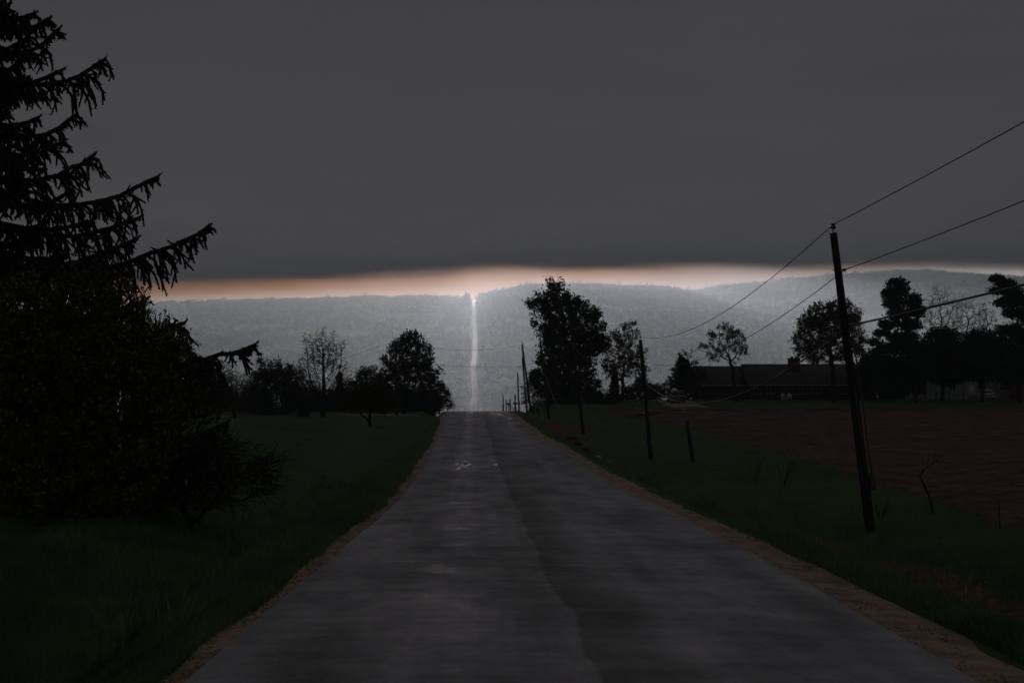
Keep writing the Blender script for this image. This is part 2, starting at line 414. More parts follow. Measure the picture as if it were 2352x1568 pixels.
def ground_z(X, Y):
    X = np.asarray(X, float); Y = np.asarray(Y, float)
    rz = road_z(Y); el = edge_l(Y); er = edge_r(Y)
    nearw = 1 - sstep(330, 600, Y)
    Rz = _right(Y) - GRADE * Y; Lz = _left(Y) - GRADE * Y
    Rz = Rz * nearw + rz * (1 - nearw); Lz = Lz * nearw + rz * (1 - nearw)
    Lz = Lz + nearw * 1.25 * np.exp(-((X + 18) / 7.5) ** 2 - ((Y - 92) / 14.0) ** 2)
    # right verge: down from the shoulder into the ditch and up the bank
    ditch = np.minimum(rz, Rz) - 0.30 - 0.12 * wave(X * 0, Y, 0.35, 5)
    z = rz - 0.06 + 0 * X
    sR = er + 0.85
    zr = np.where(X < 8.3, rz + (ditch - rz) * sstep(0, 1, (X - sR) / (8.3 - sR)), ditch + (Rz - ditch) * sstep(8.6, 10.6, X))
    zr = zr + 0.06 * wave(X, Y, 0.9, 3) * sstep(sR, sR + 1.5, X)
    z = np.where(X > sR, zr - 0.02, z)
    sL = el - 0.6
    ditl = np.minimum(rz, Lz) - 0.35
    zl = np.where(X > -4.6, rz + (ditl - rz) * sstep(0, 1, (sL - X) / (sL + 4.6)), ditl + (Lz - ditl) * sstep(4.8, 7.6, -X))
    zl = zl + 0.06 * wave(X, Y, 0.7, 4) * sstep(0, 1.5, sL - X)
    z = np.where(X < sL, zl - 0.02, z)
    # far country
    farw = sstep(800, 1200, Y)
    dz = np.interp(X, _ridge_x, _ridge_z) * sstep(1400, 3300, Y) - 25 * sstep(600, 1600, np.abs(X)) * sstep(800, 1100, Y) * (1 - sstep(1300, 2400, Y))
    z = z + dz * farw + farw * 3.5 * wave(X, Y, 0.02, 8) * sstep(10, 60, np.abs(X))
    z = z + farw * 0.5 * wave(0 * X, Y, 0.03, 9)
    s1 = np.interp(X, _sh_x, _sh_z); s1 = s1 - 0.08 * np.maximum(SH_Y - Y, 0) - 200 * (1 - sstep(800, 1150, Y)) + 3 * wave(X, Y, 0.012, 12)
    s2 = np.interp(X, _sh2_x, _sh2_z); s2 = s2 - 0.08 * np.maximum(SH2_Y - Y, 0) - 30 * sstep(SH2_Y, SH2_Y + 300, Y) - 200 * (1 - sstep(800, 1150, Y)) + 3 * wave(X, Y, 0.015, 13)
    z = np.where(Y > 850, np.maximum(z, np.maximum(s1, s2)), z)
    return z

# ------------------------------------------------------------------ ground sheet
def graded(a, b, fine_a, fine_b, step, grow):
    v = list(np.arange(fine_a, fine_b + step * 0.5, step)); s = step; x = v[-1]
    while x < b: s = min(s * grow, 28.0); x += s; v.append(min(x, b))
    s = step; x = v[0]; w = []
    while x > a: s = min(s * grow, 60.0); x -= s; w.append(max(x, a))
    return np.array(w[::-1] + v)
gx = graded(-2300, 2300, -12, 16, 0.4, 1.07)
gy = graded(-500, 3500, 0, 210, 1.0, 1.035)
GX, GY = np.meshgrid(gx, gy)
GZ = ground_z(GX, GY)
nx, ny = len(gx), len(gy)
gi = np.arange(nx * ny).reshape(ny, nx)
gQ = np.stack([gi[:-1, :-1], gi[:-1, 1:], gi[1:, 1:], gi[1:, :-1]], -1).reshape(-1, 4)
ground = mesh('ground', np.stack([GX, GY, GZ], -1).reshape(-1, 3), gQ, M['ground'], smooth=True)
tag(ground, kind='structure')

# clearings on the far hillside: x0, x1, y0, y1
CLEAR = [(-190, -48, 2440, 2830), (-250, -150, 2080, 2330), (-120, -40, 2060, 2230), (-420, -300, 2250, 2500), (330, 520, 2480, 2640), (380, 640, 2110, 2260),
         (120, 230, 2950, 3020), (-700, -520, 2500, 2700), (700, 900, 2050, 2200), (60, 110, 1900, 1990), (-330, -200, 1560, 1680), (250, 420, 1700, 1800), (-150, -60, 1500, 1570), (520, 760, 2650, 2760), (-560, -400, 2760, 2900), (150, 330, 2200, 2290), (-640, -450, 1900, 2050), (90, 180, 2380, 2460)]
def clearing(X, Y):
    c = np.zeros(np.broadcast(X, Y).shape)
    jx = 18 * wave(X, Y, 0.03, 21); jy = 30 * wave(X, Y, 0.025, 22)
    for x0, x1, y0, y1 in CLEAR:
        c = np.maximum(c, sstep(-8, 8, np.minimum(np.minimum(X + jx - x0, x1 - X - jx), np.minimum(Y + jy - y0, y1 - Y - jy))))
    return c
def set_attr(o, name, vals):
    a = o.data.attributes.new(name, 'FLOAT', 'POINT'); a.data.foreach_set('value', np.asarray(vals, dtype=np.float32).ravel())
soil = sstep(0.15, 0.6, np.exp(-((GX - 8.75 - 0.35 * wave(0 * GX, GY, 0.3, 31)) / 0.85) ** 2) * sstep(12, 22, GY) * (1 - sstep(150, 175, GY)) * sstep(-0.6, 0.1, wave(GX, GY, 0.4, 32) + 0.25))
soil = np.maximum(soil, 0.9 * np.exp(-((GX - 10.2) / 2.2) ** 2 - ((GY - 140) / 16) ** 2))
set_attr(ground, 'soil', soil)
set_attr(ground, 'wood', sstep(700, 1000, GY))
set_attr(ground, 'meadow', clearing(GX, GY) * sstep(1200, 1300, GY))

# ------------------------------------------------------------------ road, shoulders, seam, patches
def strip(name, ys, xa, xb, n, zoff, material, crown=0.0, jit=0.0, seed=0, zfun=road_z):
    r = np.random.default_rng(seed); V = []; ys = np.asarray(ys, float)
    ja = jit * (r.random(len(ys)) - 0.5) * 2 if jit else np.zeros(len(ys))
    A = np.array([xa(y) for y in ys], float) + ja; B = np.array([xb(y) for y in ys], float)
    t = np.linspace(0, 1, n)
    X = A[:, None] * (1 - t) + B[:, None] * t; Yg = np.repeat(ys[:, None], n, 1)
    Z = zfun(Yg) if zfun is road_z else zfun(X, Yg)
    Z = Z + zoff + crown * (1 - (2 * t - 1) ** 2)[None, :]
    i = np.arange(len(ys) * n).reshape(len(ys), n)
    Q = np.stack([i[:-1, :-1], i[:-1, 1:], i[1:, 1:], i[1:, :-1]], -1).reshape(-1, 4)
    return mesh(name, np.stack([X, Yg, Z], -1).reshape(-1, 3), Q, material, smooth=True)

ry = np.concatenate([np.arange(-60, 240, 0.5), np.arange(240, 1000, 6)])
def ragged(seed, amp):
    r = np.random.default_rng(seed); g = np.arange(-60, 1010, 0.5); v = r.normal(size=len(g))
    k = np.exp(-0.5 * (np.arange(-6, 7) / 2.0) ** 2); k /= k.sum()
    v = np.convolve(v, k, mode='same') * amp
    k2 = np.exp(-0.5 * (np.arange(-40, 41) / 14.0) ** 2); k2 /= k2.sum()
    v = v + np.convolve(r.normal(size=len(g)), k2, mode='same') * amp * 4
    return lambda y: np.interp(y, g, v)
rl, rr = ragged(1, 0.05), ragged(2, 0.04)
road = strip('road', ry, lambda y: edge_l(y) + rl(y), lambda y: edge_r(y) + rr(y), 15, 0.0, M['asphalt'], crown=0.04)
tag(road, kind='structure')
sl, sr = ragged(3, 0.18), ragged(4, 0.16)
def shoulder(name, inner, outer, seed, lip):
    ys = ry; n = 8; t = np.linspace(0, 1, n)
    A = np.array([inner(y) for y in ys]); B = np.array([outer(y) for y in ys])
    X = A[:, None] * (1 - t) + B[:, None] * t; Yg = np.repeat(ys[:, None], n, 1)
    r = np.random.default_rng(seed)
    Z = road_z(Yg) - 0.012 - 0.05 * t ** 1.5 + r.normal(size=X.shape) * 0.008 * np.sin(np.pi * t)
    Z = np.where(t > 0.99, Z - lip, Z)
    i = np.arange(len(ys) * n).reshape(len(ys), n)
    Q = np.stack([i[:-1, :-1], i[:-1, 1:], i[1:, 1:], i[1:, :-1]], -1).reshape(-1, 4)
    return tag(mesh(name, np.stack([X, Yg, Z], -1).reshape(-1, 3), Q, M['gravel'], smooth=True), kind='structure')
shoulder('gravel_shoulder', lambda y: edge_l(y) + 0.15, lambda y: edge_l(y) - 0.52 - sl(y), 5, 0.05)
shoulder('gravel_shoulder', lambda y: edge_r(y) - 0.15, lambda y: edge_r(y) + 0.92 + sr(y), 6, 0.05)
# tar-sealed joint between the lanes and small patches by the left edge
sw = ragged(7, 0.05)
def crown_at(x, y):
    t = (x - edge_l(y)) / (edge_r(y) - edge_l(y)); return 0.04 * (1 - (2 * t - 1) ** 2)
def seam_z(X, Y): return road_z(Y) + crown_at(X, Y)
def road_patch(x0, x1, y, w):
    tag(strip('road_patch', np.linspace(y, y + w, 3), lambda q: x0, lambda q: x1, 3, 0.004, M['tar'], zfun=seam_z), kind='structure')
for x0, x1, y, w in [(-1.95, -1.35, 30.2, 0.10), (-1.95, -1.32, 31.0, 0.12), (-1.95, -1.38, 31.8, 0.10), (-1.92, -1.2, 33.0, 0.08), (-1.9, -1.0, 62, 0.22), (-1.9, -1.1, 44, 0.12), (2.9, 3.2, 61, 0.25), (3.5, 3.75, 52, 0.2)]:
    road_patch(x0, x1, y, w)

# far road up the opposite hillside
fy = np.arange(1100, 3440, 7.0)
def far_cx(y):
    return np.interp(y, [1100, 1250, 1300, 1400, 1500, 1620, 1850, 2200, 2600, 3000, 3390], [-3, -0.4, 0.5, 1.2, 0.6, -1.2, 1.6, 2.6, 1.0, 3.4, 1.0])
frj = ragged(8, 0.4)
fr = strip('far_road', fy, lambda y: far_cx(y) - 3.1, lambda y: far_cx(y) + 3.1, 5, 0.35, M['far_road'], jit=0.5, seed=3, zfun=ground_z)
tag(fr, kind='structure')
# gravel drives
tag(strip('driveway', np.linspace(183, 187, 5), lambda y: -17.5, lambda y: -7.2, 24, 0.04, M['drive'], zfun=ground_z), kind='structure')
tag(strip('driveway', np.linspace(168, 203, 20), lambda y: 25.2 + 0.5 * math.sin(y), lambda y: 30.0 + 0.4 * math.sin(y * 0.7), 8, 0.04, M['drive'], zfun=ground_z), kind='structure')

# ploughed field
fyv = np.concatenate([np.arange(24, 90, 0.25), np.arange(90, 183, 0.4)]); ft = np.linspace(0, 1, 150)
fl = np.array([field_left_x(y) for y in fyv]) + ragged(9, 0.3)(fyv)
FX = fl[:, None] + (95 - fl[:, None]) * ft[None, :] ** 1.35; FY = np.repeat(fyv[:, None], len(ft), 1)
FZ = ground_z(FX, FY) + 0.05 + 0.08 * np.sin((FY + 0.12 * FX + 0.6 * wave(FX, FY, 0.08, 45)) * 2 * np.pi / 1.5) + 0.035 * rng.normal(size=FX.shape) + 0.05 * wave(FX, FY, 1.2, 41)
FZ[:, 0] -= 0.15; FZ[0] -= 0.15; FZ[-1] -= 0.15
fi = np.arange(FX.size).reshape(FX.shape)
field = mesh('ploughed_field', np.stack([FX, FY, FZ], -1).reshape(-1, 3), np.stack([fi[:-1, :-1], fi[:-1, 1:], fi[1:, 1:], fi[1:, :-1]], -1).reshape(-1, 4), M['soil'])
tag(field, kind='structure')

# puddles in the ditch and at the head of the field
def puddle(cx, cy_, rx, ry_, seed, dz=0.05):
    r = np.random.default_rng(seed); n = 22; th = np.arange(n) * 2 * np.pi / n
    k = 1 + 0.28 * np.sin(2 * th + r.uniform(0, 6)) + 0.2 * np.sin(3 * th + r.uniform(0, 6)) + 0.1 * r.normal(size=n)
    x = cx + rx * k * np.cos(th); y = cy_ + ry_ * k * np.sin(th)
    z = float(ground_z(cx, cy_)) + dz
    V = np.vstack([np.stack([x, y, np.full(n, z)], 1), [cx, cy_, z]])
    T = [(n, j, (j + 1) % n) for j in range(n)]
    return tag(mesh('puddle_water', V, np.array(T), M['water']), kind='structure')
for i, (px, py, d, rx, ry_) in enumerate([(1951, 1283, 32.5, 0.10, 0.25), (1632, 1155, 52, 0.10, 0.5), (1655, 1160, 50, 0.08, 0.25), (1440, 1085, 80, 0.35, 1.4), (1372, 1042, 104, 0.4, 2.2), (1395, 1050, 98, 0.3, 1.2), (1350, 1028, 114, 0.5, 2.2), (1330, 1012, 124, 0.5, 1.6), (1318, 1003, 132, 0.5, 1.5)]):
    x = (px - VX) / F * d
    puddle(x, d, rx, ry_, 50 + i, 0.07)
for i, (x, y, rx, ry_) in enumerate([(20.5, 168, 1.6, 1.4), (22.5, 171, 1.3, 0.8), (19.2, 166, 0.9, 1.2), (26, 176, 1.6, 0.5), (31, 176.5, 2.2, 0.5), (37, 177.5, 1.8, 0.4), (44, 178, 2.4, 0.45)]):
    puddle(x, y, rx, ry_, 80 + i, 0.16)

def road_film(cx, cy_, rx, ry_, seed):
    r = np.random.default_rng(seed); n = 18; th = np.arange(n) * 2 * np.pi / n
    k = 1 + 0.35 * np.sin(2 * th + r.uniform(0, 6)) + 0.25 * np.sin(3 * th + r.uniform(0, 6)) + 0.15 * r.normal(size=n)
    x = cx + rx * k * np.cos(th); y = cy_ + ry_ * k * np.sin(th); x = np.append(x, cx); y = np.append(y, cy_)
    V = np.stack([x, y, seam_z(x, y) + 0.004], 1)
    tag(mesh('puddle_water', V, np.array([(n, j, (j + 1) % n) for j in range(n)]), M['film']), kind='structure')
_r = np.random.default_rng(4)
for i in range(20): road_film(-0.45 + _r.normal() * 0.17, 56.5 + _r.random() * 9, _r.uniform(0.03, 0.11), _r.uniform(0.08, 0.5), 200 + i)
for i in range(4): road_film(0.95 + _r.normal() * 0.05, 58 + _r.random() * 5, _r.uniform(0.03, 0.07), _r.uniform(0.3, 0.8), 250 + i)
for i in range(6): road_film(edge_r(140 + i * 3.0) - 0.5 - 0.25 * i, 138 + i * 4.0, _r.uniform(0.05, 0.14), _r.uniform(0.6, 1.6), 260 + i)

# ------------------------------------------------------------------ storm cloud and haze
def cloud_mat():
    m = bpy.data.materials.new('storm_cloud_base'); m.use_nodes = True
    n, l = nodes_of(m); n.clear()
    out = n.new('ShaderNodeOutputMaterial'); em = n.new('ShaderNodeEmission'); tr = n.new('ShaderNodeBsdfTransparent'); mx = n.new('ShaderNodeMixShader')
    ge = n.new('ShaderNodeNewGeometry'); P = ge.outputs['Position']
    sep = n.new('ShaderNodeSeparateXYZ'); l.new(P, sep.inputs[0])
    # the edge of the deck: further away on the left, nearer on the right
    cr = n.new('ShaderNodeValToRGB'); cr.color_ramp.interpolation = 'B_SPLINE'
    e = cr.color_ramp.elements
    tab = [(-6000, 4800), (-1160, 4420), (-700, 4150), (-310, 3850), (0, 3640), (260, 3480), (300, 3420), (350, 3120), (400, 3030), (620, 2790), (1000, 2620), (6000, 2450)]
    x0, x1, y0, y1 = -6000.0, 6000.0, 2500.0, 5500.0
    for i, (x, y) in enumerate(tab):
        k = e[0] if i == 0 else (e[1] if i == 1 else e.new(0.5))
        g = (y - y0) / (y1 - y0); k.position = (x - x0) / (x1 - x0); k.color = (g, g, g, 1)
    l.new(map_range(n, l, sep.outputs[0], x0, x1, 0, 1), cr.inputs[0])
    edge = map_range(n, l, cr.outputs[0], 0, 1, y0, y1)
    nb = noise(n, l, P, 0.0032, 5, 0.55, (1, 0.5, 1))
    d = math_node(n, l, 'SUBTRACT', edge, sep.outputs[1])
    d = math_node(n, l, 'ADD', d, math_node(n, l, 'MULTIPLY', math_node(n, l, 'SUBTRACT', nb, 0.5), 800.0))
    al = map_range(n, l, d, -480.0, 260.0, 0, 1, True)
    # faint banding of the cloud base
    b2 = noise(n, l, P, 0.0011, 3, 0.5, (1, 0.6, 1))
    b1 = noise(n, l, P, 0.006, 3, 0.5)
    v = math_node(n, l, 'MULTIPLY', map_range(n, l, b2, 0.3, 0.7, 0.9, 1.12), map_range(n, l, b1, 0.3, 0.7, 0.97, 1.03))
    b3 = noise(n, l, P, 0.004, 5, 0.6, (0.5, 1, 1))
    v = math_node(n, l, 'MULTIPLY', v, map_range(n, l, b3, 0.3, 0.7, 0.955, 1.05))
    v = math_node(n, l, 'MULTIPLY', v, map_range(n, l, sep.outputs[1], 400.0, 2300.0, 0.96, 1.30, True))
    v = math_node(n, l, 'MULTIPLY', v, map_range(n, l, sep.outputs[0], -900.0, 900.0, 1.07, 0.95, True))
    v = math_node(n, l, 'MULTIPLY', v, map_range(n, l, d, 250.0, 900.0, 0.80, 1.0, True))
    em.inputs[0].default_value = (*CLOUD_RGB, 1); l.new(v, em.inputs[1])
    l.new(al, mx.inputs[0]); l.new(tr.outputs[0], mx.inputs[1]); l.new(em.outputs[0], mx.inputs[2]); l.new(mx.outputs[0], out.inputs[0])
    m.cycles.emission_sampling = 'NONE'
    return m
cb = MB(); cb.box(-26000, 26000, -26000, 5600, CLOUD_H, CLOUD_H + 420)
tag(cb.build('sky', cloud_mat()), kind='structure')

def haze_mat():
    m = bpy.data.materials.new('haze_air'); m.use_nodes = True
    n, l = nodes_of(m); n.clear()
    out = n.new('ShaderNodeOutputMaterial'); v = n.new('ShaderNodeVolumePrincipled')
    v.inputs['Color'].default_value = (0.79, 0.905, 1.0, 1); v.inputs['Density'].default_value = HAZE_DENSITY
    v.inputs['Anisotropy'].default_value = 0.30
    l.new(v.outputs[0], out.inputs['Volume'])
    return m
hz = MB(); hz.box(-2320, 2320, -520, 3515, float(GZ.min()) - 1.0, CLOUD_H - 4)
tag(hz.build('haze', haze_mat()), kind='stuff')

# ------------------------------------------------------------------ foliage and branch builders
def rand_unit(r, n):
    v = r.normal(size=(n, 3)); return v / (np.linalg.norm(v, axis=1)[:, None] + 1e-9)

def segs(P0, P1, R0, R1, n):
    """frusta between point pairs -> V, Q"""
    P0 = np.asarray(P0, float); P1 = np.asarray(P1, float); k = len(P0)
    t = P1 - P0; t /= np.linalg.norm(t, axis=1)[:, None] + 1e-9
    a = np.where(np.abs(t[:, 2:3]) < 0.9, np.array([[0, 0, 1.0]]), np.array([[1.0, 0, 0]]))
    u = np.cross(t, a); u /= np.linalg.norm(u, axis=1)[:, None] + 1e-9
    w = np.cross(t, u); th = np.arange(n) * 2 * np.pi / n
    ring = np.cos(th)[None, :, None] * u[:, None, :] + np.sin(th)[None, :, None] * w[:, None, :]
    A = P0[:, None, :] + ring * np.asarray(R0)[:, None, None]; B = P1[:, None, :] + ring * np.asarray(R1)[:, None, None]
    V = np.concatenate([A, B], 1).reshape(-1, 3)
    j = np.arange(n); q = np.stack([j, (j + 1) % n, n + (j + 1) % n, n + j], 1)
    Q = (q[None] + (np.arange(k) * 2 * n)[:, None, None]).reshape(-1, 4)
    return V, Q

def leaves(r, C, size, jitter=0.35, aspect=0.6, axis=None):
    """rhombic leaves around centres"""
    n = len(C); s = size * (1 + jitter * r.normal(size=n)).clip(0.4, 2.0)
    a = rand_unit(r, n) if axis is None else axis / (np.linalg.norm(axis, axis=1)[:, None] + 1e-9)
    b = np.cross(a, rand_unit(r, n)); b /= np.linalg.norm(b, axis=1)[:, None] + 1e-9
    a = a * s[:, None]; b = b * (s * aspect)[:, None]
    V = np.stack([C - a, C + b * 0.6 - a * 0.1, C + a, C - b * 0.6 - a * 0.1], 1).reshape(-1, 3)
    Q = np.arange(4 * n).reshape(n, 4)
    return V, Q

def ellipsoid_points(r, ells, n, shell=0.35):
    """points in a union of ellipsoids (c(3), rad(3)); more of them towards the outside"""
    vol = np.array([e[1][0] * e[1][1] * e[1][2] for e in ells]) ** 0.8; vol /= vol.sum()
    out = []
    for (c, rad), v in zip(ells, vol):
        k = max(4, int(n * v)); d = rand_unit(r, k); q = r.random(k) ** shell
        out.append(np.asarray(c) + d * q[:, None] * np.asarray(rad))
    return np.concatenate(out)

def colonise(r, start, attr, step, kill, iters=140, up=0.12, wob=0.25):
    """branching skeleton that grows towards every attractor"""
    pos = [np.asarray(p, float) for p in start]; par = [-1] + list(range(len(pos) - 1))
    attr = np.asarray(attr, float)
    P = np.array(pos)
    D = np.linalg.norm(attr[:, None] - P[None], axis=2); near = D.argmin(1); dist = D.min(1)
    used = {}
    for it in range(iters):
        live = dist > kill
        attr, near, dist = attr[live], near[live], dist[live]
        if len(attr) == 0: break
        P = np.array(pos)
        ids = np.unique(near); vec = attr - P[near]; vec /= np.linalg.norm(vec, axis=1)[:, None] + 1e-9
        acc = np.zeros((len(P), 3)); np.add.at(acc, near, vec)
        dirs = acc[ids]; dirs /= np.linalg.norm(dirs, axis=1)[:, None] + 1e-9
        dirs = dirs + r.normal(size=dirs.shape) * wob; dirs[:, 2] += up
        dirs /= np.linalg.norm(dirs, axis=1)[:, None] + 1e-9
        new = P[ids] + dirs * step
        keep = []
        for i, q in zip(ids, new):
            used[i] = used.get(i, 0) + 1
            if used[i] > 4: keep.append(False); continue
            keep.append(True)
        drop = set(int(i) for i, k in zip(ids, keep) if not k)
        if drop:
            m = ~np.isin(near, list(drop)); attr, near, dist = attr[m], near[m], dist[m]
        base = len(pos); k = 0
        nn = []
        for i, q, ok in zip(ids, new, keep):
            if ok: pos.append(q); par.append(int(i)); nn.append(q)
        if not nn or len(attr) == 0: break
        nn = np.array(nn)
        D = np.linalg.norm(attr[:, None] - nn[None], axis=2); b = D.argmin(1); bd = D.min(1)
        up_ = bd < dist; near[up_] = base + b[up_]; dist[up_] = bd[up_]
    return np.array(pos), np.array(par)

def thickness(par, r_root, r_tip):
    n = len(par); tips = np.zeros(n); kids = np.bincount(par[par >= 0], minlength=n)
    tips[kids == 0] = 1
    for i in range(n - 1, 0, -1): tips[par[i]] += tips[i]
    tot = max(tips[0], 2); p = math.log(r_root / r_tip) / math.log(tot)
    return r_tip * np.maximum(tips, 1) ** p, tips

def two_mat(name, V, Q, k, ma, mb, root):
    """one mesh, faces up to k in material ma, the rest in mb"""
    ob = mesh(name, V, Q, ma, root); ob.data.materials.append(mb)
    ix = np.zeros(len(Q), dtype=np.int32); ix[k:] = 1; ob.data.polygons.foreach_set('material_index', ix); ob.data.update()
    return ob
def wood_parts(root, pos, par, rad, thick, bark, twig_mat, extra=None, lv=None, leaf_mat=None):
    """trunk (thick limbs) and crown (thin wood and leaves), in the thing's own coordinates"""
    o = np.array(root.location)
    i = np.arange(1, len(pos)); p = par[i]
    r1 = rad[i]; r0 = np.minimum(rad[p], rad[i] * 1.6)
    big = r1 > thick
    if big.any():
        V, Q = segs(pos[p][big] - o, pos[i][big] - o, r0[big] * 1.0, r1[big], 7)
        mesh('trunk', V, Q, bark, root, smooth=True)
    V, Q = segs(pos[p][~big] - o, pos[i][~big] - o, r0[~big], r1[~big], 4)
    if extra is not None and len(extra[0]):
        V2, Q2 = segs(extra[0] - o, extra[1] - o, np.full(len(extra[0]), extra[2]), np.full(len(extra[0]), extra[2] * 0.35), 3)
        Q2 = Q2 + len(V); V = np.vstack([V, V2]); Q = np.vstack([Q, Q2])
    if lv is None: mesh('crown', V, Q, twig_mat, root)
    else: two_mat('crown', np.vstack([V, lv[0] - o]), np.vstack([Q, lv[1] + len(V)]), len(Q), twig_mat, leaf_mat, root)

def px_ells(d, specs, depth=1.0):
    """(px, py, rx, ry[, d offset]) -> ellipsoids in metres"""
    out = []
    for s in specs:
        dd = d + (s[4] if len(s) > 4 else 0.0); c = PX(s[0], s[1], dd); k = dd / F
        out.append((c, (s[2] * k, min(s[2], s[3] * 1.3) * k * depth, s[3] * k)))
    return out

def broad_tree(name, label, cat, base, d, specs, fork, n_attr=500, step=0.45, kill=0.6, r_root=0.28, r_tip=0.012, n_leaf=9000, leaf=0.13, leaf_mat='leaf_spring',
               spread=0.35, twigs=1, twig_len=0.45, seed=1, group=None, up=0.1, stems=1, shell=0.4, bare=0.0, bark='bark', lean=0.0, fill=0.0, wob=0.22):
    """base: picture (px, py); fork: picture py where the limbs begin"""
    r = np.random.default_rng(seed)
    b = PX(base[0], base[1], d); b[2] = float(ground_z(b[0], b[1])) - 0.08
    root = empty(name, b, label, cat, group)
    top = PX(base[0] + lean, fork, d)
    n = max(3, int((top[2] - b[2]) / step))
    start = [b + (top - b) * t + np.array([0.06, 0.06, 0]) * r.normal() * (t > 0) for t in np.linspace(0, 1, n + 1)]
    A = ellipsoid_points(r, px_ells(d, specs), n_attr, shell)
    pos, par = colonise(r, start, A, step, kill, up=up, wob=wob)
    rad, tips = thickness(par, r_root, r_tip)
    tipm = np.where(tips <= 3)[0]; tipm = tipm[tipm > n]
    ex = None
    if twigs:
        src = np.repeat(tipm, twigs); dirv = pos[src] - pos[par[src]]
        dirv = dirv / (np.linalg.norm(dirv, axis=1)[:, None] + 1e-9) + rand_unit(r, len(src)) * 0.9 + np.array([0, 0, 0.25])
        dirv /= np.linalg.norm(dirv, axis=1)[:, None]
        ln = twig_len * r.uniform(0.4, 1.2, size=len(src)); ex = (pos[src], pos[src] + dirv * ln[:, None], r_tip * 0.8)
    lv = None
    if n_leaf:
        if ex is not None and bare < 1:
            P0, P1 = ex[0], ex[1]; k = r.integers(0, len(P0), n_leaf); t = r.random(n_leaf)[:, None] ** 0.7
            C = P0[k] * (1 - t) + P1[k] * t + r.normal(size=(n_leaf, 3)) * spread * 0.5
        else:
            k = r.choice(tipm, n_leaf); C = pos[k] + r.normal(size=(n_leaf, 3)) * spread
        if fill:
            inner = np.where((tips <= 14) & (np.arange(len(pos)) > n))[0]; k = r.choice(inner, int(n_leaf * fill))
            C = np.vstack([C, pos[k] + r.normal(size=(len(k), 3)) * spread * 1.1])
        lv = leaves(r, C, leaf)
    wood_parts(root, pos, par, rad, r_tip * 5, M[bark], M['twig'], ex, lv, M[leaf_mat])
    return root

def conifer(name, label, base, d, h_px, rad_px, seed, group=None, needle='needle', skirt=0.05, droop=0.25, dens=1.0, cat='tree', card=0.16, taper=0.85):
    """regular small spruce or cedar"""
    r = np.random.default_rng(seed); b = PX(base[0], base[1], d); b[2] = float(ground_z(b[0], b[1])) - 0.05
    H = h_px * d / F; RD = rad_px * d / F
    root = empty(name, b, label, cat, group)
    tr = MB(); tr.tube([(0, 0, 0), (0.02, 0, H * 0.5), (0, 0, H)], [H * 0.018 + 0.03, H * 0.012 + 0.02, 0.015], 7); tr.build('trunk', M['bark'], root, True)
    P0, P1 = [], []
    nb = int(90 * dens)
    for i in range(nb):
        t = (i + r.random()) / nb; z = H * (skirt + (0.98 - skirt) * t); L = RD * (1 - t) ** taper * r.uniform(0.6, 1.15) + 0.12
        a = i * 2.399 + r.normal() * 0.2
        prev = np.array([0, 0, z]); dz = -droop
        for q in range(4):
            nxt = prev + np.array([math.cos(a), math.sin(a), dz + 0.18 * q]) * L / 4; P0.append(prev); P1.append(nxt); prev = nxt
    P0 = np.array(P0); P1 = np.array(P1)
    WV, WQ = segs(P0, P1, np.full(len(P0), 0.02), np.full(len(P0), 0.012), 3)
    n = int(len(P0) * 34); k = r.integers(0, len(P0), n); t = r.random(n)[:, None]
    C = P0[k] * (1 - t) + P1[k] * t + r.normal(size=(n, 3)) * np.array([0.10, 0.10, 0.05]) * (0.5 + card * 4)
    ax = (P1[k] - P0[k]); ax /= np.linalg.norm(ax, axis=1)[:, None] + 1e-9; ax = ax + rand_unit(r, n) * 0.7
    V, Q = leaves(r, C, card, aspect=0.4, axis=ax)
    two_mat('crown', np.vstack([WV, V]), np.vstack([WQ, Q + len(WV)]), len(WQ), M['bark'], M[needle], root)
    return root

# ------------------------------------------------------------------ far woodland (reads as one mass)
def proto(name, material, kind, seed):
    r = np.random.default_rng(seed)
    if kind == 'decid':
        n = 130; d = rand_unit(r, n); q = r.random(n) ** 0.33
        C = d * q[:, None] * np.array([0.42, 0.42, 0.40]) * (1 + 0.18 * r.normal(size=(n, 1))) + np.array([0, 0, 0.58])
        V, Q = leaves(r, C, 0.12, aspect=0.9)
    elif kind == 'conif':
        n = 120; t = r.random(n) ** 0.7; a = r.random(n) * 6.283; rr_ = 0.26 * (1 - t) * (0.6 + 0.5 * r.random(n)) + 0.01
        C = np.stack([rr_ * np.cos(a), rr_ * np.sin(a), 0.06 + 0.94 * t], 1)
        V, Q = leaves(r, C, 0.085, aspect=0.7)
    else:
        n = 60; d = rand_unit(r, n); q = r.random(n) ** 0.4
        P1 = d * q[:, None] * np.array([0.34, 0.34, 0.40]) + np.array([0, 0, 0.62]); P0 = P1 * np.array([0.3, 0.3, 0.72])
        V, Q = segs(P0, P1, np.full(n, 0.012), np.full(n, 0.004), 3)
        V2, Q2 = leaves(r, P1 + r.normal(size=P1.shape) * 0.02, 0.045, aspect=0.8); Q = np.vstack([Q, Q2 + len(V)]); V = np.vstack([V, V2])
    V2, Q2 = segs(np.array([[0, 0, -0.05]]), np.array([[0, 0, 0.7]]), [0.025], [0.01], 4)
    m = mesh(name, np.vstack([V, V2]), np.vstack([Q, Q2 + len(V)]), material)
    sc.collection.objects.unlink(m)
    return m
wood_col = bpy.data.collections.new('woodland_kinds')
plist = [proto('woodland_tree', M['wood_decid'], 'decid', 1), proto('woodland_tree', M['wood_decid'], 'decid', 2), proto('woodland_tree', M['wood_decid'], 'decid', 3),
         proto('woodland_tree', M['wood_decid'], 'bare', 4), proto('woodland_tree', M['wood_conif'], 'conif', 5), proto('woodland_tree', M['wood_conif'], 'conif', 6)]
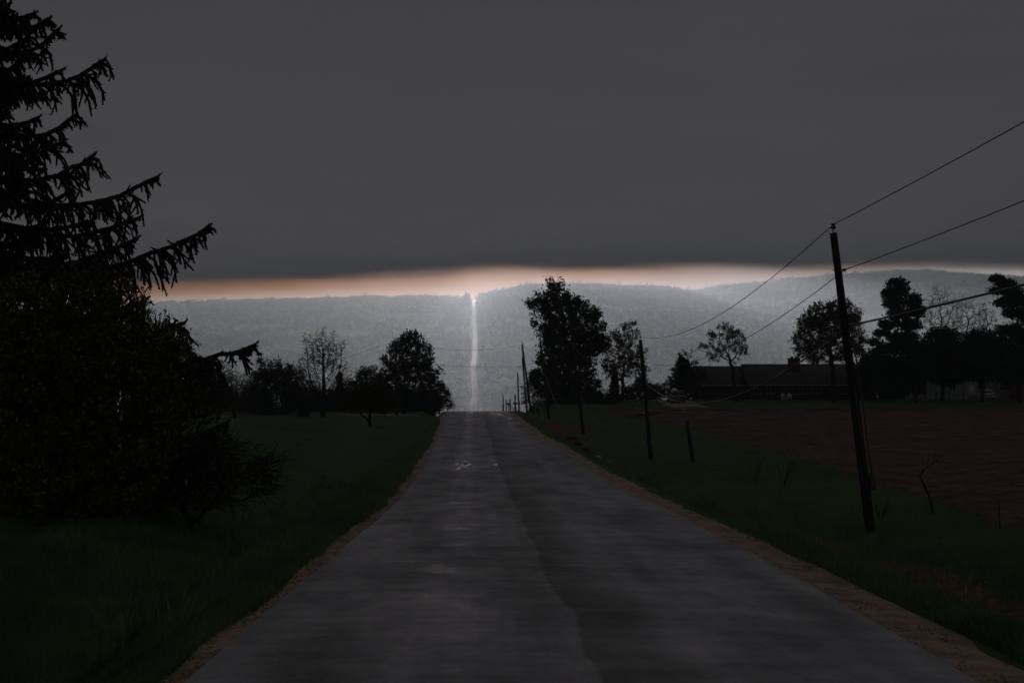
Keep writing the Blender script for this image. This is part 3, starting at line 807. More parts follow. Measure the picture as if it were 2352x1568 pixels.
for i, p in enumerate(plist):
    p.name = 'woodland_kind_%d' % i; wood_col.objects.link(p)

def woodland():
    r = np.random.default_rng(77)
    ys, xs = [], []
    y = 1120.0
    while y < 3475:
        sp = 9.0 + 0.0008 * (y - 1300)
        w = 0.47 * y + 120
        x = np.arange(-0.40 * y - 120, w, sp)
        xs.append(x + r.uniform(-0.5, 0.5, len(x)) * sp * 1.2); ys.append(y + r.uniform(-0.5, 0.5, len(x)) * sp * 1.2); y += sp
    X = np.concatenate(xs); Y = np.concatenate(ys)
    c = clearing(X, Y)
    keep = (np.abs(X - far_cx(Y)) > 7.0 + 2.5 * r.random(len(X))) & (r.random(len(X)) > c * 0.985)
    # a few hedges and gaps
    keep &= ~((wave(X, Y, 0.012, 61) > 0.42) & (r.random(len(X)) < 0.6))
    X, Y = X[keep], Y[keep]; Z = ground_z(X, Y) - 0.3
    con = sstep(0.05, 0.35, wave(X, Y, 0.010, 62)) * 0.75 + 0.08
    con = np.maximum(con, 0.9 * sstep(20, 60, X) * sstep(3100, 3250, Y) * (1 - sstep(520, 640, X)))     # plantation along the ridge right of the road
    isc = r.random(len(X)) < con
    idx = np.where(isc, r.integers(4, 6, len(X)), r.choice([0, 0, 1, 1, 2, 2, 3], len(X)))
    h = np.where(isc, r.uniform(7, 13, len(X)), r.uniform(6, 12, len(X))) * (1 + 0.25 * wave(X, Y, 0.05, 63))
    top = (Y > 3250) | ((X > 420) & (Y > 2600)); h = np.where(top & (r.random(len(X)) < 0.10), h * 1.35, h); h = np.minimum(h, CLOUD_H - 7.0 - Z)
    m = bpy.data.meshes.new('far_woodland'); m.vertices.add(len(X)); m.vertices.foreach_set('co', np.stack([X, Y, Z], 1).astype(np.float32).ravel())
    o = bpy.data.objects.new('far_woodland', m); link(o)
    for nm, ty, v in (('idx', 'INT', idx.astype(np.int32)), ('size', 'FLOAT', h.astype(np.float32)), ('turn', 'FLOAT', (r.random(len(X)) * 6.283).astype(np.float32)), ('wide', 'FLOAT', (h * r.uniform(0.85, 1.3, len(X))).astype(np.float32))):
        a = m.attributes.new(nm, ty, 'POINT'); a.data.foreach_set('value', v)
    ng = bpy.data.node_groups.new('woodland_scatter', 'GeometryNodeTree')
    ng.interface.new_socket('Geometry', in_out='INPUT', socket_type='NodeSocketGeometry'); ng.interface.new_socket('Geometry', in_out='OUTPUT', socket_type='NodeSocketGeometry')
    n, l = ng.nodes, ng.links
    gi_, go = n.new('NodeGroupInput'), n.new('NodeGroupOutput'); ins = n.new('GeometryNodeInstanceOnPoints'); ci = n.new('GeometryNodeCollectionInfo')
    ci.inputs['Collection'].default_value = wood_col; ci.inputs['Separate Children'].default_value = True; ci.inputs['Reset Children'].default_value = True
    def na(nm, ty):
        k = n.new('GeometryNodeInputNamedAttribute'); k.data_type = ty; k.inputs[0].default_value = nm
        return [q for q in k.outputs if q.enabled and q.name == 'Attribute'][0]
    cv = n.new('ShaderNodeCombineXYZ'); l.new(na('turn', 'FLOAT'), cv.inputs[2])
    cs = n.new('ShaderNodeCombineXYZ'); wd = na('wide', 'FLOAT'); l.new(wd, cs.inputs[0]); l.new(wd, cs.inputs[1]); l.new(na('size', 'FLOAT'), cs.inputs[2])
    l.new(gi_.outputs[0], ins.inputs['Points']); l.new(ci.outputs[0], ins.inputs['Instance']); ins.inputs['Pick Instance'].default_value = True
    l.new(na('idx', 'INT'), ins.inputs['Instance Index']); l.new(cv.outputs[0], ins.inputs['Rotation']); l.new(cs.outputs[0], ins.inputs['Scale'])
    l.new(ins.outputs[0], go.inputs[0])
    md = o.modifiers.new('scatter', 'NODES'); md.node_group = ng
    tag(o, 'hazy mixed woodland covering the far hillside across the valley', 'woodland', kind='stuff')
woodland()

# trees that stand out on the far skyline
def skyline_tree(px, label, h, w, seed, kind='decid', y=3375.0):
    x = (px - VX) / F * y
    src = {'decid': plist[seed % 3], 'bare': plist[3]}[kind]
    o = src.copy(); o.name = 'skyline_tree'; link(o); o.location = (x, y, float(ground_z(x, y)) - 0.4); o.scale = (w, w, h); o.rotation_euler = (0, 0, seed * 1.3)
    tag(o, label, 'tree', 'trees standing out on the far skyline')
    return o
skyline_tree(1073, 'big round tree on the skyline just left of the far road notch', 22, 20, 1)
skyline_tree(1099, 'open-crowned tree on the skyline just right of the far road notch', 15, 13, 2, 'bare')
for px, h, w, s_, lb in [(938, 14, 8, 3, 'leftmost of the thin bare skyline trees above the far barns'), (951, 14, 9, 4, 'thin bare skyline tree second from left above the far barns'),
                         (976, 16, 8, 5, 'first tall bare tree in the skyline row left of the road notch'), (983, 18, 8, 6, 'second tall bare tree in the skyline row left of the road notch'),
                         (991, 17, 7, 7, 'third tall bare tree in the skyline row left of the road notch'), (998, 19, 7, 8, 'fourth tall bare tree in the skyline row left of the road notch'), (1004, 19, 9, 9, 'last tall bare tree in the skyline row, nearest the road notch')]:
    skyline_tree(px, lb, h, w, s_, 'bare')
for px, h, w, s_, lb in [(2198, 15, 12, 10, 'tall bare tree on the right-hand ridge above the pines'), (2211, 14, 14, 11, 'broad bare tree beside the tall one on the right-hand ridge'), (2168, 10, 8, 12, 'small bare tree at the step of the right-hand ridge')]:
    skyline_tree(px, lb, h, w, s_, 'bare', y=3290.0)

# pale barns on the far hillside
def far_barn(px, w, h, label, seed):
    y = 2850.0; x = (px - VX) / F * y; z = float(ground_z(x, y)) - 1.0
    root = empty('far_barn', (x, y, z), label, 'barn', 'pale barns on the far hillside', 0.03 * seed)
    MB().box(-w / 2, w / 2, -6, 6, 0, h).build('wall', M['barn_pale'], root)
    rf = MB(); e = 0.6
    rf.add([(-w / 2 - e, -6.8, h - 0.2), (w / 2 + e, -6.8, h - 0.2), (w / 2 + e, 0, h + 4), (-w / 2 - e, 0, h + 4), (-w / 2 - e, 6.8, h - 0.2), (w / 2 + e, 6.8, h - 0.2),
            (-w / 2 - e, -6.8, h - 0.5), (w / 2 + e, -6.8, h - 0.5), (-w / 2 - e, 6.8, h - 0.5), (w / 2 + e, 6.8, h - 0.5)],
           [(0, 1, 2, 3), (3, 2, 5, 4), (6, 7, 1, 0), (4, 5, 9, 8), (8, 9, 7, 6)], [(0, 3, 4), (1, 5, 2)])
    rf.build('roof', M['barn_roof'], root)
    for i in range(3):
        cx = -w * 0.3 + i * w * 0.3
        MB().box(cx - 1.6, cx + 1.6, -6.15, -6.02, 0.2, h * 0.75).build('door', M['brick'], root)
far_barn(947, 15, 7.5, 'leftmost of three pale barns above the far green meadow', 1)
far_barn(972, 20, 8.5, 'middle and longest pale barn above the far green meadow', -1)
far_barn(1000, 17, 7.5, 'rightmost of three pale barns above the far green meadow', 2)

# ------------------------------------------------------------------ big spruce at the left edge
def spruce():
    r = np.random.default_rng(5); d0 = 33.0
    b = PX(-45, 1215, d0); b[2] = float(ground_z(b[0], b[1])) - 0.1
    root = empty('spruce_tree', b, 'towering dark spruce with drooping branches cut by the left picture edge', 'tree')
    H = 17.0
    t = MB(); t.tube([(0, 0, 0), (0.05, 0, 4), (0, 0.05, 9), (0.05, 0, 14), (0, 0, H)], [0.34, 0.28, 0.19, 0.09, 0.02], 10); t.build('trunk', M['bark'], root, True)
    P0, P1, RA, RB = [], [], [], []           # wood
    N0, N1, NR = [], [], []                   # needle-clad shoots
    def shoot(a, c, rr_): N0.append(a); N1.append(c); NR.append(rr_)
    def branch(base, tip, sag, dens=1.0):
        base = np.asarray(base, float); tip = np.asarray(tip, float); L = np.linalg.norm(tip - base); k = max(6, int(L / 0.28))
        q = np.linspace(0, 1, k + 1); pts = base[None] * (1 - q[:, None]) + tip[None] * q[:, None]
        pts[:, 2] -= sag * np.sin(np.pi * np.clip(q * 0.92, 0, 1)) ** 1.2
        pts += r.normal(size=pts.shape) * 0.025 * q[:, None]
        rad = np.interp(q, [0, 1], [0.02 + 0.012 * L, 0.01])
        hor = tip - base; hor[2] = 0; hor /= np.linalg.norm(hor) + 1e-9; side = np.array([-hor[1], hor[0], 0])
        for i in range(k):
            P0.append(pts[i]); P1.append(pts[i + 1]); RA.append(rad[i]); RB.append(rad[i + 1])
            if q[i] > 0.12: shoot(pts[i], pts[i + 1] + (pts[i + 1] - pts[i]) * 0.1, 0.075)
            if q[i] < 0.08: continue
            # side branchlets that spread out and hang
            for sgn in (-1, 1, -1, 1):
                if r.random() > 0.88 * dens: continue
                l1 = (0.22 + 0.75 * math.sin(math.pi * min(1, 0.12 + 0.86 * (1 - q[i])))) * r.uniform(0.45, 1.15) * min(1.0, L / 3.2)
                if q[i] > 0.9: l1 *= 0.6
                out = side * sgn * r.uniform(0.35, 0.95) + hor * r.uniform(0.25, 0.7)
                p = pts[i] * (1 - (jt := r.random())) + pts[i + 1] * jt; m = 4; fl0 = r.uniform(0.15, 1.0)
                for j in range(m):
                    fall = -fl0 * (0.35 + 0.75 * j) + (0.3 if q[i] > 0.8 else 0)
                    v = out * (1 - 0.2 * j) + np.array([0, 0, fall]); v /= np.linalg.norm(v)
                    nx_ = p + v * l1 / m; shoot(p, nx_, r.uniform(0.04, 0.062) if j < m - 1 else 0.036); 
                    if r.random() < 0.85:
                        w = v + rand_unit(r, 1)[0] * 0.9 + np.array([0, 0, -0.35]); w /= np.linalg.norm(w); shoot(p, p + w * l1 * 0.42, 0.036)
                    p = nx_
            # hanging curtain shoots
            if r.random() < 0.42 * dens:
                p = pts[i].copy(); l2 = r.uniform(0.15, 0.85) * min(1, L / 3.0) * (1.15 - q[i])
                v = np.array([r.normal() * 0.15, r.normal() * 0.15, -1.0]); shoot(p, p + v * l2 * 0.5, 0.035); shoot(p + v * l2 * 0.5, p + v * l2 + r.normal(size=3) * 0.05, 0.028)
        # upturned tip
        shoot(pts[-1], pts[-1] + hor * 0.10 + np.array([0, 0, 0.09]), 0.04)
        for w in range(4): shoot(pts[-2], pts[-2] + hor * 0.16 + side * r.normal() * 0.12 + np.array([0, 0, r.uniform(-0.05, 0.14)]), 0.03)
    # branches whose tips the photograph shows against the sky
    tips = [(22, 12, -0.8, 0.25), (62, 45, 0.6, 0.3), (133, 62, -0.6, 0.5), (112, 40, 0.8, 0.3), (142, 150, 1.0, 0.4), (240, 130, -0.4, 0.55), (172, 258, 0.5, 0.5), (212, 352, -0.5, 0.4), (362, 393, 0.0, 0.65), (155, 440, 1.0, 0.3),
            (318, 488, 1.0, 0.5), (484, 506, -0.3, 0.75), (312, 535, -1.2, 0.5), (260, 560, 1.5, 0.4), (310, 688, 0.3, 0.5), (280, 610, -1.0, 0.45), (420, 735, -1.6, 0.5), (590, 788, -1.9, 0.45), (360, 800, 1.0, 0.5), (430, 880, 0.5, 0.4), (520, 965, 1.2, 0.5), (380, 1010, 1.8, 0.5)]
    for px, py, dy, sag in tips:
        tip = PX(px, py, d0 + dy) - b
        base = np.array([0, 0, tip[2] - 0.12 * np.hypot(tip[0], tip[1]) * r.uniform(0.2, 1.2)])
        branch(base, tip, sag)
    for i in range(260):
        z = r.uniform(0.6, H - 0.5); a = i * 2.399 + r.normal() * 0.25
        if abs(a % 6.283) < 0.15: continue
        env = np.interp(z, [0.8, 3, 6, 9, 12, 15, 17], [5.2, 5.4, 4.4, 3.1, 2.0, 1.0, 0.2])
        L = env * r.uniform(0.35, 0.86); L *= 0.80 if math.cos(a) > 0 else 1.0
        tip = np.array([math.cos(a) * L, math.sin(a) * L, z + r.uniform(-0.1, 0.5)])
        branch((0, 0, z), tip, 0.1 * L * r.uniform(0.6, 1.4), 0.75)
    P0, P1 = np.array(P0), np.array(P1)
    WV, WQ = segs(P0, P1, np.array(RA), np.array(RB), 5)
    N0, N1, NR = np.array(N0), np.array(N1), np.array(NR)
    V, Q = segs(N0, N1, NR * 0.75, NR * 0.55, 4)
    # needles along the shoots
    per = 6; k = np.repeat(np.arange(len(N0)), per); q = r.random(len(k))[:, None]
    ax = N1[k] - N0[k]; ax /= np.linalg.norm(ax, axis=1)[:, None] + 1e-9; ax = ax * 0.9 + rand_unit(r, len(k)) * 0.8
    ax /= np.linalg.norm(ax, axis=1)[:, None]
    C = N0[k] * (1 - q) + N1[k] * q + ax * (NR[k] * 0.8)[:, None]
    V2, Q2 = leaves(r, C, 0.05, aspect=0.42, axis=ax)
    two_mat('crown', np.vstack([WV, V, V2]), np.vstack([WQ, Q + len(WV), Q2 + len(WV) + len(V)]), len(WQ), M['bark'], M['needle'], root)
spruce()

# ------------------------------------------------------------------ leafy thicket bush in front of the spruce
def big_bush():
    r = np.random.default_rng(9); d = 30.5
    b = PX(235, 1195, d); b[2] = float(ground_z(b[0], b[1])) - 0.05
    root = empty('thicket_bush', b, 'huge budding bush with arching twigs in front of the left spruce', 'bush')
    specs = [(60, 860, 150, 230), (190, 860, 150, 220), (120, 1060, 180, 130), (300, 900, 130, 170), (330, 1060, 150, 110), (250, 720, 80, 80), (340, 790, 70, 60, 0.5), (430, 1070, 120, 80, -0.5), (520, 1090, 110, 60, -0.8), (600, 1090, 60, 45, -1.0), (390, 950, 90, 80), (400, 1145, 130, 45), (240, 1150, 200, 45), (500, 1140, 100, 32, -0.6)]
    A = ellipsoid_points(r, px_ells(d, specs, 0.9), 3600, 0.5); A = A[A[:, 2] > b[2] + 0.10]
    P, PA = [], []
    allp, allpar = [b.copy()], [-1]
    # several stems from one stool, each taking its share of the volume
    stems = [(-1.6, 0.3), (-0.9, -0.4), (-0.2, 0.2), (0.5, -0.3), (1.1, 0.2), (1.9, -0.2), (0.2, 0.7)]
    root_pts = [b + np.array([x, y, 0.0]) for x, y in stems]
    own = np.array([np.argmin([np.linalg.norm((a - p) * np.array([1, 1, 0.25])) for p in root_pts]) for a in A])
    pos_all, par_all, rad_all, n0 = [], [], [], 0
    for i, p in enumerate(root_pts):
        Ai = A[own == i]
        if len(Ai) < 5: continue
        p[2] = float(ground_z(p[0], p[1])) - 0.05
        st = [p, p + np.array([0.05, 0, 0.3]), p + np.array([0.1 * r.normal(), 0, 0.6])]
        po, pa = colonise(r, st, Ai, 0.16, 0.20, 170, up=0.05, wob=0.3)
        ra, ti = thickness(pa, 0.07, 0.006)
        pa = np.where(pa >= 0, pa + n0, -1); pos_all.append(po); par_all.append(pa); rad_all.append(ra); n0 += len(po)
    pos = np.concatenate(pos_all); par = np.concatenate(par_all); rad = np.concatenate(rad_all)
    i = np.where(par >= 0)[0]; p = par[i]
    V, Q = segs(pos[p] - b, pos[i] - b, np.minimum(rad[p], rad[i] * 1.5), rad[i], 4)
    WV, WQ = V, Q
    kids = np.bincount(par[par >= 0], minlength=len(pos)); tips = np.where((kids == 0) & (par >= 0))[0]
    # fine twigs from the tips and from thin wood
    thin = np.where((rad < 0.012) & (par >= 0))[0]; src = np.concatenate([np.repeat(tips, 2), r.choice(thin, 9000)])
    dv = pos[src] - pos[par[src]]; dv /= np.linalg.norm(dv, axis=1)[:, None] + 1e-9
    out = pos[src] - (b + np.array([0, 0, 1.5])); out /= np.linalg.norm(out, axis=1)[:, None] + 1e-9
    dv = dv * 0.6 + rand_unit(r, len(src)) * 0.6 + out * 0.7 + np.array([0, 0, 0.15]); dv /= np.linalg.norm(dv, axis=1)[:, None]
    ln = r.uniform(0.2, 0.62, len(src)); T0 = pos[src]; T1 = T0 + dv * ln[:, None]
    TM = (T0 + T1) / 2 + r.normal(size=T0.shape) * 0.025
    V, Q = segs(np.vstack([T0, TM]) - b, np.vstack([TM, T1]) - b, np.full(2 * len(T0), 0.007), np.full(2 * len(T0), 0.0045), 3)
    WQ = np.vstack([WQ, Q + len(WV)]); WV = np.vstack([WV, V])
    sx, sy = [], []
    for px, py in [(330, 690), (345, 715), (372, 735), (395, 742), (408, 750), (300, 665), (272, 668), (355, 745), (385, 765), (250, 690), (420, 775), (440, 790), (318, 720)]:
        tp = PX(px + r.normal() * 4, py - 6, d + r.normal() * 0.5); bs = tp - np.array([r.uniform(0.1, 0.35), 0, r.uniform(0.5, 0.9)])
        for w in range(3):
            e = tp + r.normal(size=3) * 0.10; sx.append(bs + r.normal(size=3) * 0.05); sy.append(e)
    T0 = np.vstack([T0, np.repeat(sx, 4, 0)]); T1 = np.vstack([T1, np.repeat(sy, 4, 0)])
    V, Q = segs(np.array(sx) - b, np.array(sy) - b, np.full(len(sx), 0.010), np.full(len(sx), 0.005), 4); WQ = np.vstack([WQ, Q + len(WV)]); WV = np.vstack([WV, V])
    # long arching twigs reaching out over the verge
    ax0, ax1, ar0 = [], [], []
    for i in range(150):
        f = r.random(); tx, ty = np.interp(f, [0, 0.3, 0.55, 0.8, 1], [500, 590, 655, 665, 560]), np.interp(f, [0, 0.3, 0.55, 0.8, 1], [975, 1005, 1050, 1115, 1172])
        k = r.uniform(0.55, 1.0); bx_, by_ = r.uniform(300, 430), r.uniform(1060, 1165)
        tp = PX(bx_ + (tx - bx_) * k + r.normal() * 8, by_ + (ty - by_) * k + r.normal() * 8, d + r.normal() * 0.5); bs = PX(bx_, by_, d + r.normal() * 0.45)
        q = np.linspace(0, 1, 9)[:, None]; p = bs * (1 - q) + tp * q; p[:, 2] += (np.sin(np.pi * q[:, 0]) * r.uniform(-0.05, 0.28)); p += r.normal(size=p.shape) * 0.018
        for j in range(8):
            ax0.append(p[j]); ax1.append(p[j + 1]); ar0.append(0.011 * (1 - j / 10.0))
            if j > 1 and r.random() < 0.85:
                v = (p[j + 1] - p[j]); v = v / np.linalg.norm(v) + rand_unit(r, 1)[0] * 0.75; v /= np.linalg.norm(v); e = p[j] + v * r.uniform(0.12, 0.42)
                ax0.append(p[j]); ax1.append(e); ar0.append(0.0055)
    ar0 = np.array(ar0); V, Q = segs(np.array(ax0) - b, np.array(ax1) - b, ar0, ar0 * 0.8, 3); WQ = np.vstack([WQ, Q + len(WV)]); WV = np.vstack([WV, V])
    # small new leaves in tufts, sparse on the right-hand twigs near the ground
    n = 62000; k = r.integers(0, len(T0), n); q = (np.round(r.random(n) * 3) / 3)[:, None]
    C = T0[k] * (1 - q) + T1[k] * q + r.normal(size=(n, 3)) * 0.035
    sparse = ((C[:, 0] - b[0] > 1.7) & (C[:, 2] - b[2] < 2.4)); keep = ~sparse | (r.random(n) < 0.10); C = C[keep]
    V, Q = leaves(r, C - b, 0.042, jitter=0.6, aspect=0.7)
    two_mat('crown', np.vstack([WV, V]), np.vstack([WQ, Q + len(WV)]), len(WQ), M['twig'], M['leaf_olive'], root)
big_bush()

# ------------------------------------------------------------------ trees on the left
broad_tree('leafy_tree', 'rounded green tree behind the budding bush, left of the thicket', 'tree', (425, 957), 112, [(400, 850, 62, 78), (445, 870, 60, 65), (480, 895, 45, 50), (380, 900, 60, 50), (440, 925, 90, 30)], 930, 420, 0.35, 0.42, 0.2, 0.01, 18000, 0.102, 'leaf_spring', 0.3, 2, 0.4, seed=21, fill=0.5)
broad_tree('bare_tree', 'twiggy bare tree between the rounded green tree and the thicket', 'tree', (540, 957), 172, [(540, 895, 42, 52), (520, 925, 50, 34), (565, 925, 30, 34)], 935, 380, 0.38, 0.42, 0.16, 0.012, 4160, 0.07, 'leaf_bud', 0.3, 3, 0.6, seed=22)
broad_tree('thicket_tree', 'twig-topped dense thicket tree left of the tall bare tree', 'tree', (628, 958), 188, [(630, 878, 52, 58), (600, 905, 40, 50), (660, 895, 40, 60), (690, 880, 22, 40), (630, 930, 70, 28)], 940, 520, 0.42, 0.46, 0.2, 0.013, 12750, 0.144, 'leaf_dark', 0.4, 3, 0.9, seed=23, fill=0.5)
broad_tree('bare_tree', 'tall nearly bare tree standing alone at the lawn edge', 'tree', (742, 966), 178, [(742, 775, 26, 28), (715, 800, 30, 34), (770, 805, 28, 34), (742, 820, 50, 40), (715, 850, 36, 40), (772, 850, 36, 40), (790, 858, 20, 26), (742, 890, 45, 34)], 925, 1250, 0.36, 0.34, 0.36, 0.013, 4200, 0.09, 'leaf_bud', 0.2, 3, 0.5, seed=24, up=0.3, shell=0.6, wob=0.14)
broad_tree('shrub_tree', 'low flat-domed green shrub on several stems, in front of the hedge trees', 'shrub', (850, 979), 130, [(850, 915, 62, 22), (820, 928, 40, 18), (880, 925, 36, 20), (850, 900, 40, 12)], 958, 380, 0.22, 0.24, 0.16, 0.008, 12000, 0.09, 'leaf_spring', 0.2, 2, 0.3, seed=25, up=0.0, fill=0.9)
broad_tree('leafy_tree', 'dark leafy tree beside the utility pole left of the road', 'tree', (930, 946), 192, [(943, 785, 30, 28), (920, 812, 32, 28), (965, 815, 32, 34), (900, 835, 26, 24), (940, 850, 56, 40), (985, 855, 28, 34), (900, 880, 40, 34), (960, 900, 58, 40), (1000, 905, 26, 36)], 905, 620, 0.42, 0.5, 0.3, 0.014, 12750, 0.18, 'leaf_dark', 0.35, 2, 0.5, seed=26, fill=0.35)
broad_tree('bush', 'dense rounded bush between the tall bare tree and the dark leafy tree', 'bush', (835, 952), 206, [(845, 880, 36, 40), (815, 905, 34, 38), (865, 910, 40, 36), (800, 925, 30, 28)], 940, 380, 0.4, 0.44, 0.16, 0.012, 9750, 0.156, 'leaf_dark', 0.4, 2, 0.5, seed=27, fill=0.5)
broad_tree('bush', 'scrubby bush at the crest where the left verge meets the road', 'bush', (1010, 946), 198, [(1015, 912, 20, 34), (1030, 922, 12, 24), (995, 925, 22, 22)], 938, 260, 0.35, 0.38, 0.1, 0.011, 4160, 0.11, 'leaf_bud', 0.3, 3, 0.5, seed=28)
for i, (px, w, h, lb) in enumerate([(585, 40, 56, 'leftmost low hedge bush behind the lawn'), (700, 50, 66, 'low hedge bush behind the foot of the tall bare tree'), (770, 44, 62, 'low hedge bush just right of the tall bare tree'), (910, 50, 60, 'low hedge bush under the dark leafy tree'), (965, 46, 58, 'low hedge bush nearest the road under the dark leafy tree'), (490, 60, 60, 'low hedge bush under the rounded green tree'), (850, 44, 58, 'low hedge bush straight behind the flat-domed shrub')]):
    broad_tree('hedge_bush', lb, 'bush', (px, 957), 214, [(px, 958 - h * 0.45, w, h * 0.5), (px + 15, 958 - h * 0.7, w * 0.5, h * 0.35)], 948, 260, 0.45, 0.5, 0.12, 0.012, 6300, 0.192, 'leaf_dark', 0.45, 2, 0.6, seed=30 + i, group='hedge bushes behind the left lawn', fill=0.9)
conifer('small_spruce', 'slim young spruce showing through beside the tall bare tree', (781, 950), 204, 92, 17, 41)
conifer('small_spruce', 'tiny dark spruce at the lawn edge left of the tall bare tree', (697, 966), 180, 32, 12, 42)

# ------------------------------------------------------------------ trees on the right
broad_tree('leafy_tree', 'tallest dark leafy tree right of the crest, with a leaning pointed top', 'tree', (1300, 950), 192, [(1272, 655, 20, 18), (1283, 678, 32, 22), (1245, 700, 28, 22), (1222, 698, 16, 14), (1300, 712, 62, 34), (1345, 725, 38, 26), (1290, 748, 70, 36), (1360, 745, 26, 26), (1310, 790, 72, 44), (1365, 790, 34, 40), (1300, 840, 72, 46), (1310, 895, 78, 46), (1250, 880, 34, 44)], 900, 1000, 0.5, 0.6, 0.5, 0.016, 26250, 0.204, 'leaf_dark', 0.42, 2, 0.6, seed=51, lean=4, fill=0.45)
broad_tree('leafy_tree', 'airy half-leafed tree between the tall dark tree and the second nearest pole', 'tree', (1430, 921), 196, [(1435, 775, 26, 34), (1455, 760, 16, 24), (1410, 790, 26, 36), (1450, 815, 34, 34), (1420, 845, 36, 34), (1465, 845, 24, 26), (1400, 835, 20, 30)], 890, 460, 0.42, 0.46, 0.24, 0.012, 5400, 0.168, 'leaf_spring', 0.35, 2, 0.55, seed=52)
conifer('cedar_tree', 'dark column-shaped cedar at the foot of the airy half-leafed tree', (1412, 921), 192, 66, 14, 53, needle='needle', skirt=0.0, droop=-0.2)
broad_tree('bush', 'spiky bare bush at the crest left of the tall dark tree', 'bush', (1222, 948), 196, [(1222, 880, 14, 40), (1212, 912, 16, 34), (1235, 915, 20, 30)], 940, 280, 0.35, 0.38, 0.12, 0.011, 2560, 0.11, 'leaf_bud', 0.3, 3, 0.6, seed=54)
broad_tree('bush', 'low dark bush below the airy half-leafed tree', 'bush', (1475, 922), 203, [(1475, 893, 22, 26), (1500, 902, 24, 18), (1450, 905, 26, 16), (1480, 872, 8, 16)], 915, 260, 0.38, 0.42, 0.12, 0.012, 5700, 0.156, 'leaf_dark', 0.35, 2, 0.4, seed=55)
broad_tree('bush', 'low tangle of bushes at the foot of the tall dark tree', 'bush', (1360, 930), 190, [(1340, 918, 40, 18), (1385, 915, 36, 16), (1300, 928, 44, 16)], 925, 240, 0.38, 0.42, 0.1, 0.012, 5100, 0.144, 'leaf_dark', 0.35, 2, 0.5, seed=56, fill=0.9)
conifer('blue_spruce', 'bushy spruce beside the brick bungalow, behind the parked car', (1568, 922), 201, 100, 46, 57, dens=0.9, card=0.2, taper=0.5)
broad_tree('bush', 'loose leafy bush between the spruce and the bungalow garage', 'bush', (1600, 922), 203, [(1597, 868, 26, 30), (1585, 840, 18, 20), (1612, 885, 26, 26), (1570, 825, 12, 14)], 905, 300, 0.4, 0.44, 0.12, 0.011, 3200, 0.13, 'leaf_dark', 0.35, 2, 0.5, seed=75)
broad_tree('bush', 'low scrub bush between the second nearest pole and the parked car', 'bush', (1515, 921), 207, [(1515, 900, 22, 16), (1535, 890, 14, 20), (1498, 908, 20, 12)], 914, 240, 0.38, 0.42, 0.1, 0.011, 2600, 0.12, 'leaf_dark', 0.35, 2, 0.4, seed=76)
broad_tree('leafy_tree', 'loose pale-twigged tree half hidden behind the low spruce branch tip', 'tree', (500, 957), 150, [(500, 872, 40, 40), (475, 850, 26, 26), (530, 895, 36, 40), (500, 920, 60, 30)], 935, 420, 0.4, 0.42, 0.18, 0.011, 4200, 0.10, 'leaf_spring', 0.35, 3, 0.6, seed=77)
broad_tree('thicket_tree', 'twiggy thicket tree filling the gap right of the rounded green tree', 'tree', (575, 957), 195, [(575, 900, 34, 44), (560, 925, 40, 30), (600, 880, 22, 40)], 938, 420, 0.42, 0.44, 0.16, 0.012, 3000, 0.11, 'leaf_bud', 0.4, 3, 0.8, seed=78)
broad_tree('leafy_tree', 'open spreading tree rising in front of the bungalow roof', 'tree', (1691, 914), 195, [(1662, 754, 20, 13), (1678, 770, 22, 16), (1640, 774, 16, 12), (1695, 785, 20, 16), (1618, 796, 16, 9), (1660, 800, 26, 14), (1705, 808, 18, 12), (1585, 810, 20, 8), (1640, 818, 22, 12), (1680, 822, 24, 12), (1565, 822, 8, 6)], 860, 420, 0.42, 0.44, 0.22, 0.011, 5440, 0.115, 'leaf_bud', 0.3, 2, 0.5, seed=58, lean=-8)
broad_tree('maple_tree', 'broad round-crowned maple in front of the bungalow, behind the nearest pole', 'tree', (1914, 914), 191, [(1890, 715, 40, 24), (1925, 712, 40, 26), (1862, 742, 36, 30), (1950, 745, 34, 34), (1905, 755, 70, 40), (1845, 785, 30, 30), (1970, 790, 26, 34), (1900, 805, 80, 34)], 868, 640, 0.45, 0.5, 0.32, 0.013, 10800, 0.18, 'leaf_spring', 0.36, 2, 0.55, seed=59, fill=0.5)

